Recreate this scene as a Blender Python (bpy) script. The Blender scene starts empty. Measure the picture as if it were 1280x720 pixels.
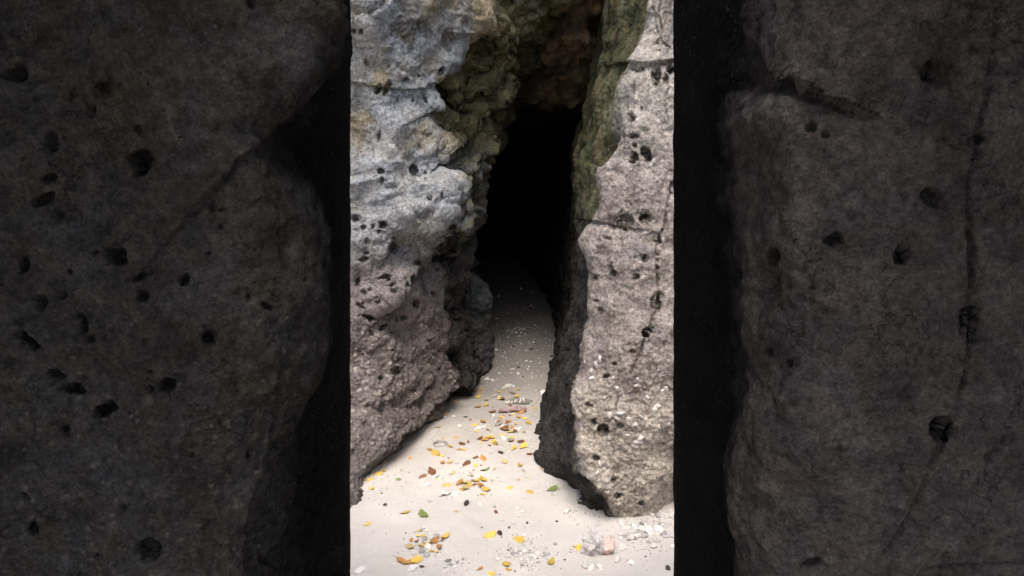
import bpy, bmesh, math, random
import numpy as np
from mathutils import Vector, Matrix, Euler
from mathutils.bvhtree import BVHTree

random.seed(7)
SC = bpy.context.scene
COL = SC.collection
R = math.radians

# ------------------------------------------------------------------ camera
CAM_H, PITCH, FOC = 1.5, R(8.0), 700.0          # height (m), downward tilt, focal length in px of a 1280 px wide frame
cd = bpy.data.cameras.new('camera')
cam = bpy.data.objects.new('camera', cd)
COL.objects.link(cam)
cam.location = (0, 0, CAM_H)
cam.rotation_euler = (R(90) - PITCH, 0, 0)
cd.sensor_width = 36.0
cd.lens = 36.0 * FOC / 1280.0
cd.clip_start, cd.clip_end = 0.02, 500.0
SC.camera = cam

# ------------------------------------------------------------------ world, sun, exposure
SUN_EL, SUN_AZ = R(63), R(180)                  # the light stands high behind the viewer
w = bpy.data.worlds.new('World')
SC.world = w
w.use_nodes = True
nt = w.node_tree
bg = nt.nodes['Background']
sky = nt.nodes.new('ShaderNodeTexSky')
sky.sky_type = 'NISHITA'
sky.sun_disc = False
sky.sun_elevation = SUN_EL
sky.sun_rotation = SUN_AZ
sky.air_density, sky.dust_density, sky.ozone_density = 1.0, 4.0, 1.0
nt.links.new(sky.outputs[0], bg.inputs[0])
bg.inputs[1].default_value = 0.13
sd = bpy.data.lights.new('sun', 'SUN')
sd.energy, sd.angle, sd.color = 1.5, R(30), (1.0, 0.95, 0.89)
sun = bpy.data.objects.new('sun', sd)
COL.objects.link(sun)
sun.rotation_euler = (R(90) - SUN_EL, 0, R(-6))
SC.view_settings.view_transform = 'Standard'
SC.view_settings.look = 'None'
SC.view_settings.exposure = 1.0
SC.view_settings.gamma = 1.0
SC.view_settings.use_curve_mapping = False
SC.cycles.max_bounces = 8
SC.cycles.diffuse_bounces = 6
SC.cycles.sample_clamp_indirect = 6.0

# ------------------------------------------------------------------ projection helpers (authoring: sightline + depth -> place in the world)
cp, sp = math.cos(PITCH), math.sin(PITCH)
def world(X, Y, d):
    xn, yn = (X - 640.0) / FOC, (360.0 - Y) / FOC
    t = d / (cp + yn * sp)
    return np.array([t * xn, d, CAM_H + t * (-sp + yn * cp)])
def project(P):
    rel = P - np.array([0, 0, CAM_H])
    f = rel[..., 1] * cp - rel[..., 2] * sp
    u = rel[..., 1] * sp + rel[..., 2] * cp
    f = np.where(np.abs(f) < 1e-3, 1e-3, f)
    X = 640 + FOC * rel[..., 0] / f
    Y = 360 - FOC * u / f
    bad = f < 0.05
    return np.where(bad, -9999, X), np.where(bad, -9999, Y), f

# ------------------------------------------------------------------ vectorised noise
def _hash(ix, iy, iz, seed):
    h = (ix.astype(np.int64) * 374761393 + iy.astype(np.int64) * 668265263 + iz.astype(np.int64) * 2147483647 + seed * 1274126177) & 0xFFFFFFFF
    h = ((h ^ (h >> 13)) * 1274126177) & 0xFFFFFFFF
    h = ((h ^ (h >> 16)) * 2246822519) & 0xFFFFFFFF
    return (h ^ (h >> 15)) & 0xFFFFFFFF
def _rnd(ix, iy, iz, seed):
    return _hash(ix, iy, iz, seed) / 4294967295.0
def vnoise(P, scale, seed=0):
    """smooth gradient noise, about -0.7..0.7"""
    q = P * scale
    i = np.floor(q).astype(np.int64)
    f = q - i
    u = f * f * f * (f * (f * 6 - 15) + 10)
    out = np.zeros(len(P))
    for dx in (0, 1):
        for dy in (0, 1):
            for dz in (0, 1):
                h = _hash(i[:, 0] + dx, i[:, 1] + dy, i[:, 2] + dz, seed)
                gx = (h & 1023) / 511.5 - 1; gy = ((h >> 10) & 1023) / 511.5 - 1; gz = ((h >> 20) & 1023) / 511.5 - 1
                g = gx * (f[:, 0] - dx) + gy * (f[:, 1] - dy) + gz * (f[:, 2] - dz)
                wx = u[:, 0] if dx else 1 - u[:, 0]
                wy = u[:, 1] if dy else 1 - u[:, 1]
                wz = u[:, 2] if dz else 1 - u[:, 2]
                out += g * wx * wy * wz
    return out
def fbm(P, scale, octv=4, seed=0, gain=0.5):
    a, s, t = 1.0, scale, np.zeros(len(P))
    for k in range(octv):
        t += a * vnoise(P, s, seed + 17 * k); a *= gain; s *= 2.03
    return t
def cells(P, scale, seed=0):
    """nearest jittered cell point: distance F1, F2 (in cell units) and the cell's random value"""
    q = P * scale
    i = np.floor(q).astype(np.int64)
    f1 = np.full(len(P), 9.0); f2 = np.full(len(P), 9.0); val = np.zeros(len(P))
    for dx in (-1, 0, 1):
        for dy in (-1, 0, 1):
            for dz in (-1, 0, 1):
                jx, jy, jz = i[:, 0] + dx, i[:, 1] + dy, i[:, 2] + dz
                d = np.sqrt((jx + _rnd(jx, jy, jz, seed) - q[:, 0]) ** 2 + (jy + _rnd(jx, jy, jz, seed + 1) - q[:, 1]) ** 2 + (jz + _rnd(jx, jy, jz, seed + 2) - q[:, 2]) ** 2)
                v = _rnd(jx, jy, jz, seed + 3)
                c = d < f1
                f2 = np.where(c, f1, np.minimum(f2, d))
                val = np.where(c, v, val); f1 = np.where(c, d, f1)
    return f1, f2, val
def holes(P, scale, prob, rmin, rmax, seed=0):
    """scattered spherical borings: 0 outside .. 1 at the heart of a hole (radii in cell units)"""
    q = P * scale
    i = np.floor(q).astype(np.int64)
    out = np.zeros(len(P))
    for dx in (-1, 0, 1):
        for dy in (-1, 0, 1):
            for dz in (-1, 0, 1):
                jx, jy, jz = i[:, 0] + dx, i[:, 1] + dy, i[:, 2] + dz
                on = _rnd(jx, jy, jz, seed + 4) < prob
                d = np.sqrt((jx + _rnd(jx, jy, jz, seed) - q[:, 0]) ** 2 + (jy + _rnd(jx, jy, jz, seed + 1) - q[:, 1]) ** 2 + (jz + _rnd(jx, jy, jz, seed + 2) - q[:, 2]) ** 2)
                r = rmin + (rmax - rmin) * _rnd(jx, jy, jz, seed + 5) ** 2
                out = np.maximum(out, np.where(on, np.clip((1 - d / r) * 2.2, 0, 1), 0))
    return out
def sstep(a, b, x):
    t = np.clip((x - a) / (b - a), 0, 1)
    return t * t * (3 - 2 * t)

# ------------------------------------------------------------------ lofted rock: control rings -> dense closed mesh
def hermite(P, counts, cyclic):
    """interpolate along axis 0; counts[k] samples on segment k"""
    n = len(P)
    nxt = np.roll(P, -1, 0); d = np.linalg.norm(nxt - P, axis=-1, keepdims=True) + 1e-6   # d[k]: k -> k+1
    sl = (nxt - P) / d
    dp, sp_ = np.roll(d, 1, 0), np.roll(sl, 1, 0)
    m = (sl * dp + sp_ * d) / (d + dp)
    if not cyclic:
        m[0] = sl[0]; m[-1] = sp_[-1]
    out = []
    for k in range(n if cyclic else n - 1):
        a, b = P[k], P[(k + 1) % n]
        ma, mb, dd = m[k] * d[k], m[(k + 1) % n] * d[k], None
        for s in np.arange(counts[k]) / counts[k]:
            out.append((2 * s ** 3 - 3 * s ** 2 + 1) * a + (s ** 3 - 2 * s ** 2 + s) * ma + (-2 * s ** 3 + 3 * s ** 2) * b + (s ** 3 - s ** 2) * mb)
    if not cyclic: out.append(P[-1])
    return np.array(out)
class Rock:
    """ring-by-ring solid; rows from the top down, each a closed loop of (column px, depth m) seen at that picture row"""
    def __init__(s, rows, uspace, vspace, ybot=700):
        C = np.array([[(world(*p[:1], Y, p[1]) if len(p) == 2 else np.array(p)) for p in r] for (Y, r) in rows])          # R, C, 3 (three numbers: metres)
        ring = C.mean(0)
        ul = np.linalg.norm(np.roll(C, -1, 1) - C, axis=2).mean(0)
        uc = [max(2, int(l / sp_)) for l, sp_ in zip(ul, uspace)]
        vl = np.linalg.norm(C[1:] - C[:-1], axis=2); vl = np.sort(vl, 1)[:, vl.shape[1] // 2]
        Ys = [r[0] for r in rows]
        vc = [max(2, int(l / (vspace * (6 if (b <= 2 or a >= ybot) else 1)))) for l, a, b in zip(vl, Ys[:-1], Ys[1:])]
        A = hermite(C, vc, False)                       # rows dense
        B = hermite(A.transpose(1, 0, 2), uc, True).transpose(1, 0, 2)
        s.nv, s.nu = B.shape[:2]
        s.P = B.reshape(-1, 3).copy()
        s.u = np.repeat(np.concatenate([k + np.arange(c) / c for k, c in enumerate(uc)])[None], s.nv, 0).ravel()   # column coordinate
        s.fix()
    def fix(s):
        G = s.P.reshape(s.nv, s.nu, 3)
        du = np.roll(G, -1, 1) - np.roll(G, 1, 1)
        dv = np.gradient(G, axis=0)
        n = np.cross(dv, du).reshape(-1, 3)
        s.N = n / (np.linalg.norm(n, axis=1, keepdims=True) + 1e-9)
        # outward = away from the loop's centre
        c = G.mean(1, keepdims=True)
        if np.median(np.sum(s.N.reshape(s.nv, s.nu, 3) * (G - c), -1)) < 0:
            s.N = -s.N; s.flip = True
        else: s.flip = False
        s.X, s.Y, s.F = project(s.P)
        v = np.array([0, 0, CAM_H]) - s.P
        s.face = np.sum(s.N * v, 1) / (np.linalg.norm(v, axis=1) + 1e-9)
    def push(s, amt):
        s.P = s.P + s.N * np.asarray(amt)[:, None]
    def pits(s, lst, k=1.7, grow=1.0):
        dep = np.zeros(len(s.P))
        for p in lst:
            X0, Y0, rx, ry = p[0], p[1], p[2] * grow, p[3] * grow; ang = R(p[4]) if len(p) > 4 else 0.0; kk = p[5] if len(p) > 5 else 1.0
            dx, dy = s.X - X0, s.Y - Y0
            m = (np.abs(dx) < 30) & (np.abs(dy) < 30) & (s.face > 0.05)
            if p[2] > 12 or p[3] > 12: m = (np.abs(dx) < 3 * rx) & (np.abs(dy) < 3 * ry) & (s.face > 0.05)
            idx = np.where(m)[0]
            if not len(idx): continue
            a = dx[idx] * math.cos(ang) + dy[idx] * math.sin(ang); b = -dx[idx] * math.sin(ang) + dy[idx] * math.cos(ang)
            wob = 0.42 * vnoise(s.P[idx], 62.0 * 3.0 / max(0.8, float(np.median(s.F[idx]))) * 5.0 / max(3.0, min(rx, ry)), int(X0)) + 0.25 * vnoise(s.P[idx], 150.0, int(Y0))
            q = np.sqrt((a / rx) ** 2 + (b / ry) ** 2) * (1 + wob)
            r = math.sqrt(rx * ry) * s.F[idx] / FOC
            dep[idx] = np.maximum(dep[idx], k * kk * r * (1 - sstep(0.45, 1.12, q)))
        s.pit = dep
        s.push(-dep)
    def stroke(s, pts, width, depth, side=None):
        """a crack (side None) or a step whose left-hand side stands proud, along a polyline of sightlines"""
        best = np.full(len(s.P), 1e9); sg = np.zeros(len(s.P))
        m = np.where(s.face > 0.03)[0]
        X, Y = s.X[m], s.Y[m]
        bb, ss = np.full(len(m), 1e9), np.zeros(len(m))
        for (x0, y0), (x1, y1) in zip(pts[:-1], pts[1:]):
            L2 = (x1 - x0) ** 2 + (y1 - y0) ** 2
            t = np.clip(((X - x0) * (x1 - x0) + (Y - y0) * (y1 - y0)) / L2, 0, 1)
            d = np.hypot(X - x0 - t * (x1 - x0), Y - y0 - t * (y1 - y0))
            c = (x1 - x0) * (Y - y0) - (y1 - y0) * (X - x0)
            k = d < bb
            bb = np.where(k, d, bb); ss = np.where(k, np.sign(c), ss)
        wob = np.clip(1 + 1.1 * vnoise(s.P[m], 25.0, 5) + 0.7 * vnoise(s.P[m], 80.0, 6), 0.35, 3)
        a = np.zeros(len(s.P))
        if side is None: a[m] = -depth * (1 - sstep(0.2, 1.0, bb / width * wob)) * np.clip(0.55 + 1.6 * vnoise(s.P[m], 9.0, 15), 0.55, 1.2)
        else: a[m] = depth * np.where(ss * side > 0, np.exp(-(bb / width / 3.0) ** 1.2), np.exp(-bb / width) * 0 ) * 1.0 - depth * 0.6 * np.where(ss * side <= 0, np.exp(-bb / width), 0)
        s.crack = np.maximum(getattr(s, 'crack', np.zeros(len(s.P))), np.where(a < 0, np.clip(-a / max(depth, 1e-6), 0, 1), 0) * (side is None))
        s.push(a)
    def build(s, name, mat, tint, rough=None):
        nv, nu = s.nv, s.nu
        i = np.arange(nv - 1)[:, None] * nu; j = np.arange(nu)[None]; j2 = (j + 1) % nu
        a, b, c, d = i + j, i + j2, i + nu + j2, i + nu + j
        F = np.stack([a, b, c, d], -1).reshape(-1, 4)
        if not s.flip: F = F[:, ::-1]
        V = s.P
        top, bot = V[:nu].mean(0), V[-nu:].mean(0)
        verts = np.vstack([V, top[None], bot[None]])
        me = bpy.data.meshes.new(name)
        nq = len(F); nt_ = 2 * nu
        T1 = np.stack([np.arange(nu), (np.arange(nu) + 1) % nu, np.full(nu, len(V))], -1)
        T2 = np.stack([(np.arange(nu) + 1) % nu + (nv - 1) * nu, np.arange(nu) + (nv - 1) * nu, np.full(nu, len(V) + 1)], -1)
        if not s.flip: pass
        else: T1, T2 = T1[:, ::-1], T2[:, ::-1]
        me.vertices.add(len(verts)); me.vertices.foreach_set('co', verts.astype(np.float32).ravel())
        loops = np.concatenate([F.ravel(), T1.ravel(), T2.ravel()]).astype(np.int32)
        me.loops.add(len(loops)); me.loops.foreach_set('vertex_index', loops)
        st = np.concatenate([np.arange(nq) * 4, nq * 4 + np.arange(nt_) * 3]).astype(np.int32)
        me.polygons.add(nq + nt_); me.polygons.foreach_set('loop_start', st)
        me.polygons.foreach_set('use_smooth', np.ones(nq + nt_, bool))
        me.update(calc_edges=True)
        at = me.attributes.new('tint', 'FLOAT_COLOR', 'POINT')
        t = np.ones((len(verts), 4), np.float32); t[:len(V), :3] = np.clip(tint, 0.004, 0.85); t[len(V):, :3] = 0.1
        at.data.foreach_set('color', t.ravel())
        me.materials.append(mat)
        o = bpy.data.objects.new(name, me); COL.objects.link(o)
        return o
def mix(a, b, t):
    return np.asarray(a) * (1 - t[:, None]) + np.asarray(b) * t[:, None]

def tag(o, label, cat, group=None, kind=None):
    if label: o['label'] = label
    if cat: o['category'] = cat
    if group: o['group'] = group
    if kind: o['kind'] = kind
    return o

# ------------------------------------------------------------------ materials
def nodes(name):
    m = bpy.data.materials.new(name); m.use_nodes = True
    t = m.node_tree; b = t.nodes['Principled BSDF']
    def N(kind, **kw):
        n = t.nodes.new(kind)
        for k, v in kw.items(): setattr(n, k, v)
        return n
    return m, t, b, N, t.links.new
def rock_mat(name, fine=1.0, contrast=1.0, speck=(0.55, 0.5, 0.46), speck_amt=0.5, bump=1.0, rough=0.9, spec=0.25, dots=0.8):
    m, t, b, N, L = nodes(name)
    at = N('ShaderNodeAttribute', attribute_name='tint')
    co = N('ShaderNodeTexCoord')
    def noise(sc, det=6, ro=0.6):
        n = N('ShaderNodeTexNoise'); n.inputs['Scale'].default_value = sc; n.inputs['Detail'].default_value = det; n.inputs['Roughness'].default_value = ro
        L(co.outputs['Object'], n.inputs['Vector']); return n.outputs['Fac']
    def ramp(src, stops):
        r = N('ShaderNodeValToRGB'); e = r.color_ramp.elements
        e[0].position, e[0].color = stops[0][0], (*[stops[0][1]] * 3, 1)
        e[1].position, e[1].color = stops[-1][0], (*[stops[-1][1]] * 3, 1)
        for p, v in stops[1:-1]:
            x = e.new(p); x.color = (v, v, v, 1)
        L(src, r.inputs[0]); return r.outputs[0]
    def mulc(a, bb, fac=1.0, mode='MULTIPLY'):
        x = N('ShaderNodeMix', data_type='RGBA', blend_type=mode); x.inputs['Factor'].default_value = fac
        L(a, x.inputs['A']); L(bb, x.inputs['B']); return x.outputs['Result']
    k = contrast
    n1 = ramp(noise(9 * fine, 8, 0.65), [(0.3, 1 - .45 * k), (0.5, 1.0), (0.72, 1 + .35 * k)])
    n2 = ramp(noise(55 * fine, 7, 0.7), [(0.32, 1 - .5 * k), (0.5, 1.0), (0.68, 1 + .45 * k)])
    n3 = ramp(noise(190 * fine, 4, 0.7), [(0.3, 1 - .45 * k), (0.52, 1.0), (0.7, 1 + .5 * k)])
    c = mulc(mulc(mulc(at.outputs['Color'], n1), n2), n3)
    # pale shelly grains and dark pin holes
    v = N('ShaderNodeTexVoronoi'); v.inputs['Scale'].default_value = 75 * fine; L(co.outputs['Object'], v.inputs['Vector'])
    sp1 = ramp(v.outputs['Distance'], [(0.10, 1.0), (0.30, 0.0)])
    gate = ramp(noise(14 * fine, 3), [(0.52, 0.0), (0.66, 1.0)])
    g = N('ShaderNodeMath', operation='MULTIPLY'); L(sp1, g.inputs[0]); L(gate, g.inputs[1])
    g2 = N('ShaderNodeMath', operation='MULTIPLY'); L(g.outputs[0], g2.inputs[0]); g2.inputs[1].default_value = speck_amt
    x = N('ShaderNodeMix', data_type='RGBA'); L(g2.outputs[0], x.inputs['Factor']); L(c, x.inputs['A']); x.inputs['B'].default_value = (*speck, 1)
    v2 = N('ShaderNodeTexVoronoi'); v2.inputs['Scale'].default_value = 46 * fine; L(co.outputs['Object'], v2.inputs['Vector'])
    dk = ramp(v2.outputs['Distance'], [(0.10, 0.18), (0.22, 1.0)])
    c2 = mulc(x.outputs['Result'], dk, dots)
    # hairline cracks
    wn = N('ShaderNodeTexNoise'); wn.inputs['Scale'].default_value = 7 * fine; wn.inputs['Detail'].default_value = 6; L(co.outputs['Object'], wn.inputs['Vector'])
    wm = N('ShaderNodeMix', data_type='RGBA', blend_type='LINEAR_LIGHT'); wm.inputs['Factor'].default_value = 0.12
    L(co.outputs['Object'], wm.inputs['A']); L(wn.outputs['Color'], wm.inputs['B'])
    ve = N('ShaderNodeTexVoronoi', feature='DISTANCE_TO_EDGE'); ve.inputs['Scale'].default_value = 9 * fine; L(wm.outputs['Result'], ve.inputs['Vector'])
    ce = ramp(ve.outputs['Distance'], [(0.0, 0.25), (0.035, 1.0)])
    gate2 = ramp(noise(5 * fine, 3), [(0.47, 0.0), (0.58, 0.75)])
    xc = N('ShaderNodeMix', data_type='RGBA', blend_type='MULTIPLY'); L(gate2, xc.inputs['Factor']); L(c2, xc.inputs['A']); L(ce, xc.inputs['B'])
    L(xc.outputs['Result'], b.inputs['Base Color'])
    b.inputs['Roughness'].default_value = rough
    b.inputs['Specular IOR Level'].default_value = spec
    # fine relief
    def bmp(h, dist, st, prev=None):
        q = N('ShaderNodeBump'); q.inputs['Strength'].default_value = st; q.inputs['Distance'].default_value = dist
        L(h, q.inputs['Height'])
        if prev: L(prev, q.inputs['Normal'])
        return q.outputs['Normal']
    a1 = bmp(noise(38 * fine, 9, 0.72), 0.03 * bump, 0.9)
    a2 = bmp(noise(150 * fine, 5, 0.7), 0.008 * bump, 0.9, a1)
    a3 = bmp(v2.outputs['Distance'], 0.006 * bump, 0.5, a2)
    L(a3, b.inputs['Normal'])
    return m
M_ROCK_L = rock_mat('weathered_limestone', 1.0, 1.0, bump=1.0)
M_ROCK_R = rock_mat('pale_limestone', 1.1, 1.0, bump=1.0, speck=(0.66, 0.6, 0.56))
M_INNER = rock_mat('stained_cave_rock', 1.0, 1.0, bump=1.2, speck=(0.3, 0.27, 0.18), speck_amt=0.3, spec=0.35, rough=0.75)
NS = 0.45                                        # the two near rocks stand this much closer than first laid out
M_DARK = rock_mat('dimmed_stone', 0.85 / NS, 0.9, bump=0.4, speck=(0.10, 0.095, 0.09), speck_amt=0.5, spec=0.03, dots=0.3)  # stone colour held dark to copy the dimming of the border bands

# ================================================================== GROUND
def ground_z(x, y):
    P = np.stack([np.atleast_1d(x), np.atleast_1d(y), np.zeros(np.size(x))], -1).astype(float)
    z = 0.055 * np.clip(P[:, 1] - 4.3, 0, 8) ** 1.15 * sstep(4.3, 6.0, P[:, 1])
    z += 0.018 * fbm(P, 1.3, 3, 3) + 0.006 * fbm(P, 7.0, 3, 9)
    return z
def gz(x, y): return float(ground_z(np.array([x]), np.array([y]))[0])
def on_ground(X, Y):
    d = 3.0
    xn, yn = (X - 640.0) / FOC, (360.0 - Y) / FOC
    t = 0.5
    for k in range(60):
        x, y, z = t * xn, t * (cp + yn * sp), CAM_H + t * (-sp + yn * cp)
        h = z - gz(x, y)
        if abs(h) < 5e-4: break
        t += h / (sp - yn * cp + 0.03)
    return x, y, gz(x, y), t
def axis(a, b, fine, lo, hi, far):
    mid = np.arange(a, b, fine)
    left = a - np.cumsum(np.geomspace(fine, far, 40)); left = left[left > lo]
    right = b + np.cumsum(np.geomspace(fine, far, 40)); right = right[right < hi]
    return np.concatenate([[lo], left[::-1], mid, right, [hi]])
def make_sand():
    xs = axis(-1.3, 1.3, 0.011, -80, 80, 12); ys = axis(1.7, 6.0, 0.011, -80, 80, 12)
    XX, YY = np.meshgrid(xs, ys)
    x, y = XX.ravel(), YY.ravel()
    z = ground_z(x, y)
    P = np.stack([x, y, np.zeros_like(x)], -1)
    near = (np.abs(x) < 1.4) & (y > 1.6) & (y < 6.2)
    Pn = P[near]
    f1, f2, v = cells(Pn, 34.0, 5)
    deep = sstep(4.0, 5.2, Pn[:, 1])
    z[near] += 0.0016 * fbm(Pn, 40.0, 3, 21) + 0.0035 * fbm(Pn, 12.0, 2, 23) + (0.2 + deep) * 0.008 * np.clip(0.45 - f1, 0, 1) * (v > 0.55)
    me = bpy.data.meshes.new('sand')
    nx, ny = len(xs), len(ys)
    V = np.stack([x, y, z], -1)
    i = np.arange(ny - 1)[:, None] * nx; j = np.arange(nx - 1)[None]
    F = np.stack([i + j, i + j + 1, i + nx + j + 1, i + nx + j], -1).reshape(-1, 4)
    me.vertices.add(len(V)); me.vertices.foreach_set('co', V.astype(np.float32).ravel())
    me.loops.add(F.size); me.loops.foreach_set('vertex_index', F.astype(np.int32).ravel())
    me.polygons.add(len(F)); me.polygons.foreach_set('loop_start', (np.arange(len(F)) * 4).astype(np.int32))
    me.polygons.foreach_set('use_smooth', np.ones(len(F), bool))
    me.update(calc_edges=True)
    m, t, b, N, L = nodes('pale_coral_sand')
    co = N('ShaderNodeTexCoord')
    def noise(sc, det=5, ro=0.6):
        n = N('ShaderNodeTexNoise'); n.inputs['Scale'].default_value = sc; n.inputs['Detail'].default_value = det; n.inputs['Roughness'].default_value = ro
        L(co.outputs['Object'], n.inputs['Vector']); return n.outputs['Fac']
    r = N('ShaderNodeValToRGB'); e = r.color_ramp.elements
    e[0].position, e[0].color = 0.3, (0.53, 0.492, 0.45, 1); e[1].position, e[1].color = 0.7, (0.65, 0.608, 0.56, 1)
    L(noise(2.2, 5), r.inputs[0])
    r2 = N('ShaderNodeValToRGB'); e = r2.color_ramp.elements
    e[0].position, e[0].color = 0.3, (0.82, 0.82, 0.82, 1); e[1].position, e[1].color = 0.62, (1.04, 1.04, 1.03, 1)
    L(noise(420, 3, 0.8), r2.inputs[0])
    x1 = N('ShaderNodeMix', data_type='RGBA', blend_type='MULTIPLY'); x1.inputs['Factor'].default_value = 1
    L(r.outputs[0], x1.inputs['A']); L(r2.outputs[0], x1.inputs['B'])
    # grit: dark and white grains, thicker inside the cave
    v = N('ShaderNodeTexVoronoi'); v.inputs['Scale'].default_value = 60; L(co.outputs['Object'], v.inputs['Vector'])
    vr = N('ShaderNodeValToRGB'); e = vr.color_ramp.elements
    e[0].position, e[0].color = 0.16, (1, 1, 1, 1); e[1].position, e[1].color = 0.30, (0, 0, 0, 1)
    L(v.outputs['Distance'], vr.inputs[0])
    sepc = N('ShaderNodeSeparateColor'); L(v.outputs['Color'], sepc.inputs[0])
    sepx = N('ShaderNodeSeparateXYZ'); L(co.outputs['Object'], sepx.inputs[0])
    mr = N('ShaderNodeMapRange'); mr.inputs['From Min'].default_value = 3.6; mr.inputs['From Max'].default_value = 5.0
    mr.inputs['To Min'].default_value = 0.95; mr.inputs['To Max'].default_value = 0.35
    L(sepx.outputs['Y'], mr.inputs['Value'])
    gt = N('ShaderNodeMath', operation='GREATER_THAN'); L(sepc.outputs[0], gt.inputs[0]); L(mr.outputs[0], gt.inputs[1])
    ml = N('ShaderNodeMath', operation='MULTIPLY'); L(gt.outputs[0], ml.inputs[0]); L(vr.outputs[0], ml.inputs[1])
    gr = N('ShaderNodeValToRGB'); e = gr.color_ramp.elements
    e[0].position, e[0].color = 0.2, (0.12, 0.10, 0.085, 1); e[1].position, e[1].color = 0.85, (0.75, 0.71, 0.66, 1)
    L(sepc.outputs[1], gr.inputs[0])
    x2 = N('ShaderNodeMix', data_type='RGBA'); L(ml.outputs[0], x2.inputs['Factor']); L(x1.outputs['Result'], x2.inputs['A']); L(gr.outputs[0], x2.inputs['B'])
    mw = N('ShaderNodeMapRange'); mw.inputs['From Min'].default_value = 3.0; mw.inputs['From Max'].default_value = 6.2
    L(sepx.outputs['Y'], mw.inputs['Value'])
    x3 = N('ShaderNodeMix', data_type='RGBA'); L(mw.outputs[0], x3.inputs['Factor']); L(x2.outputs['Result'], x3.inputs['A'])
    depth_shade = N('ShaderNodeMix', data_type='RGBA', blend_type='MULTIPLY'); depth_shade.inputs['Factor'].default_value = 1; L(x2.outputs['Result'], depth_shade.inputs['A']); depth_shade.inputs['B'].default_value = (0.34, 0.333, 0.325, 1)  # sand colour darkened inward, stands in for light falloff in the cave
    L(depth_shade.outputs['Result'], x3.inputs['B'])
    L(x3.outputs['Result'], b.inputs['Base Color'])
    b.inputs['Roughness'].default_value = 0.95; b.inputs['Specular IOR Level'].default_value = 0.15
    q = N('ShaderNodeBump'); q.inputs['Strength'].default_value = 0.5; q.inputs['Distance'].default_value = 0.006; L(noise(120, 6, 0.7), q.inputs['Height'])
    L(q.outputs['Normal'], b.inputs['Normal'])
    me.materials.append(m)
    o = bpy.data.objects.new('sand', me); COL.objects.link(o)
    tag(o, 'pale beige sand floor running from the foreground into the cave', 'sand', kind='structure')
    return o
sand = make_sand()

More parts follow.
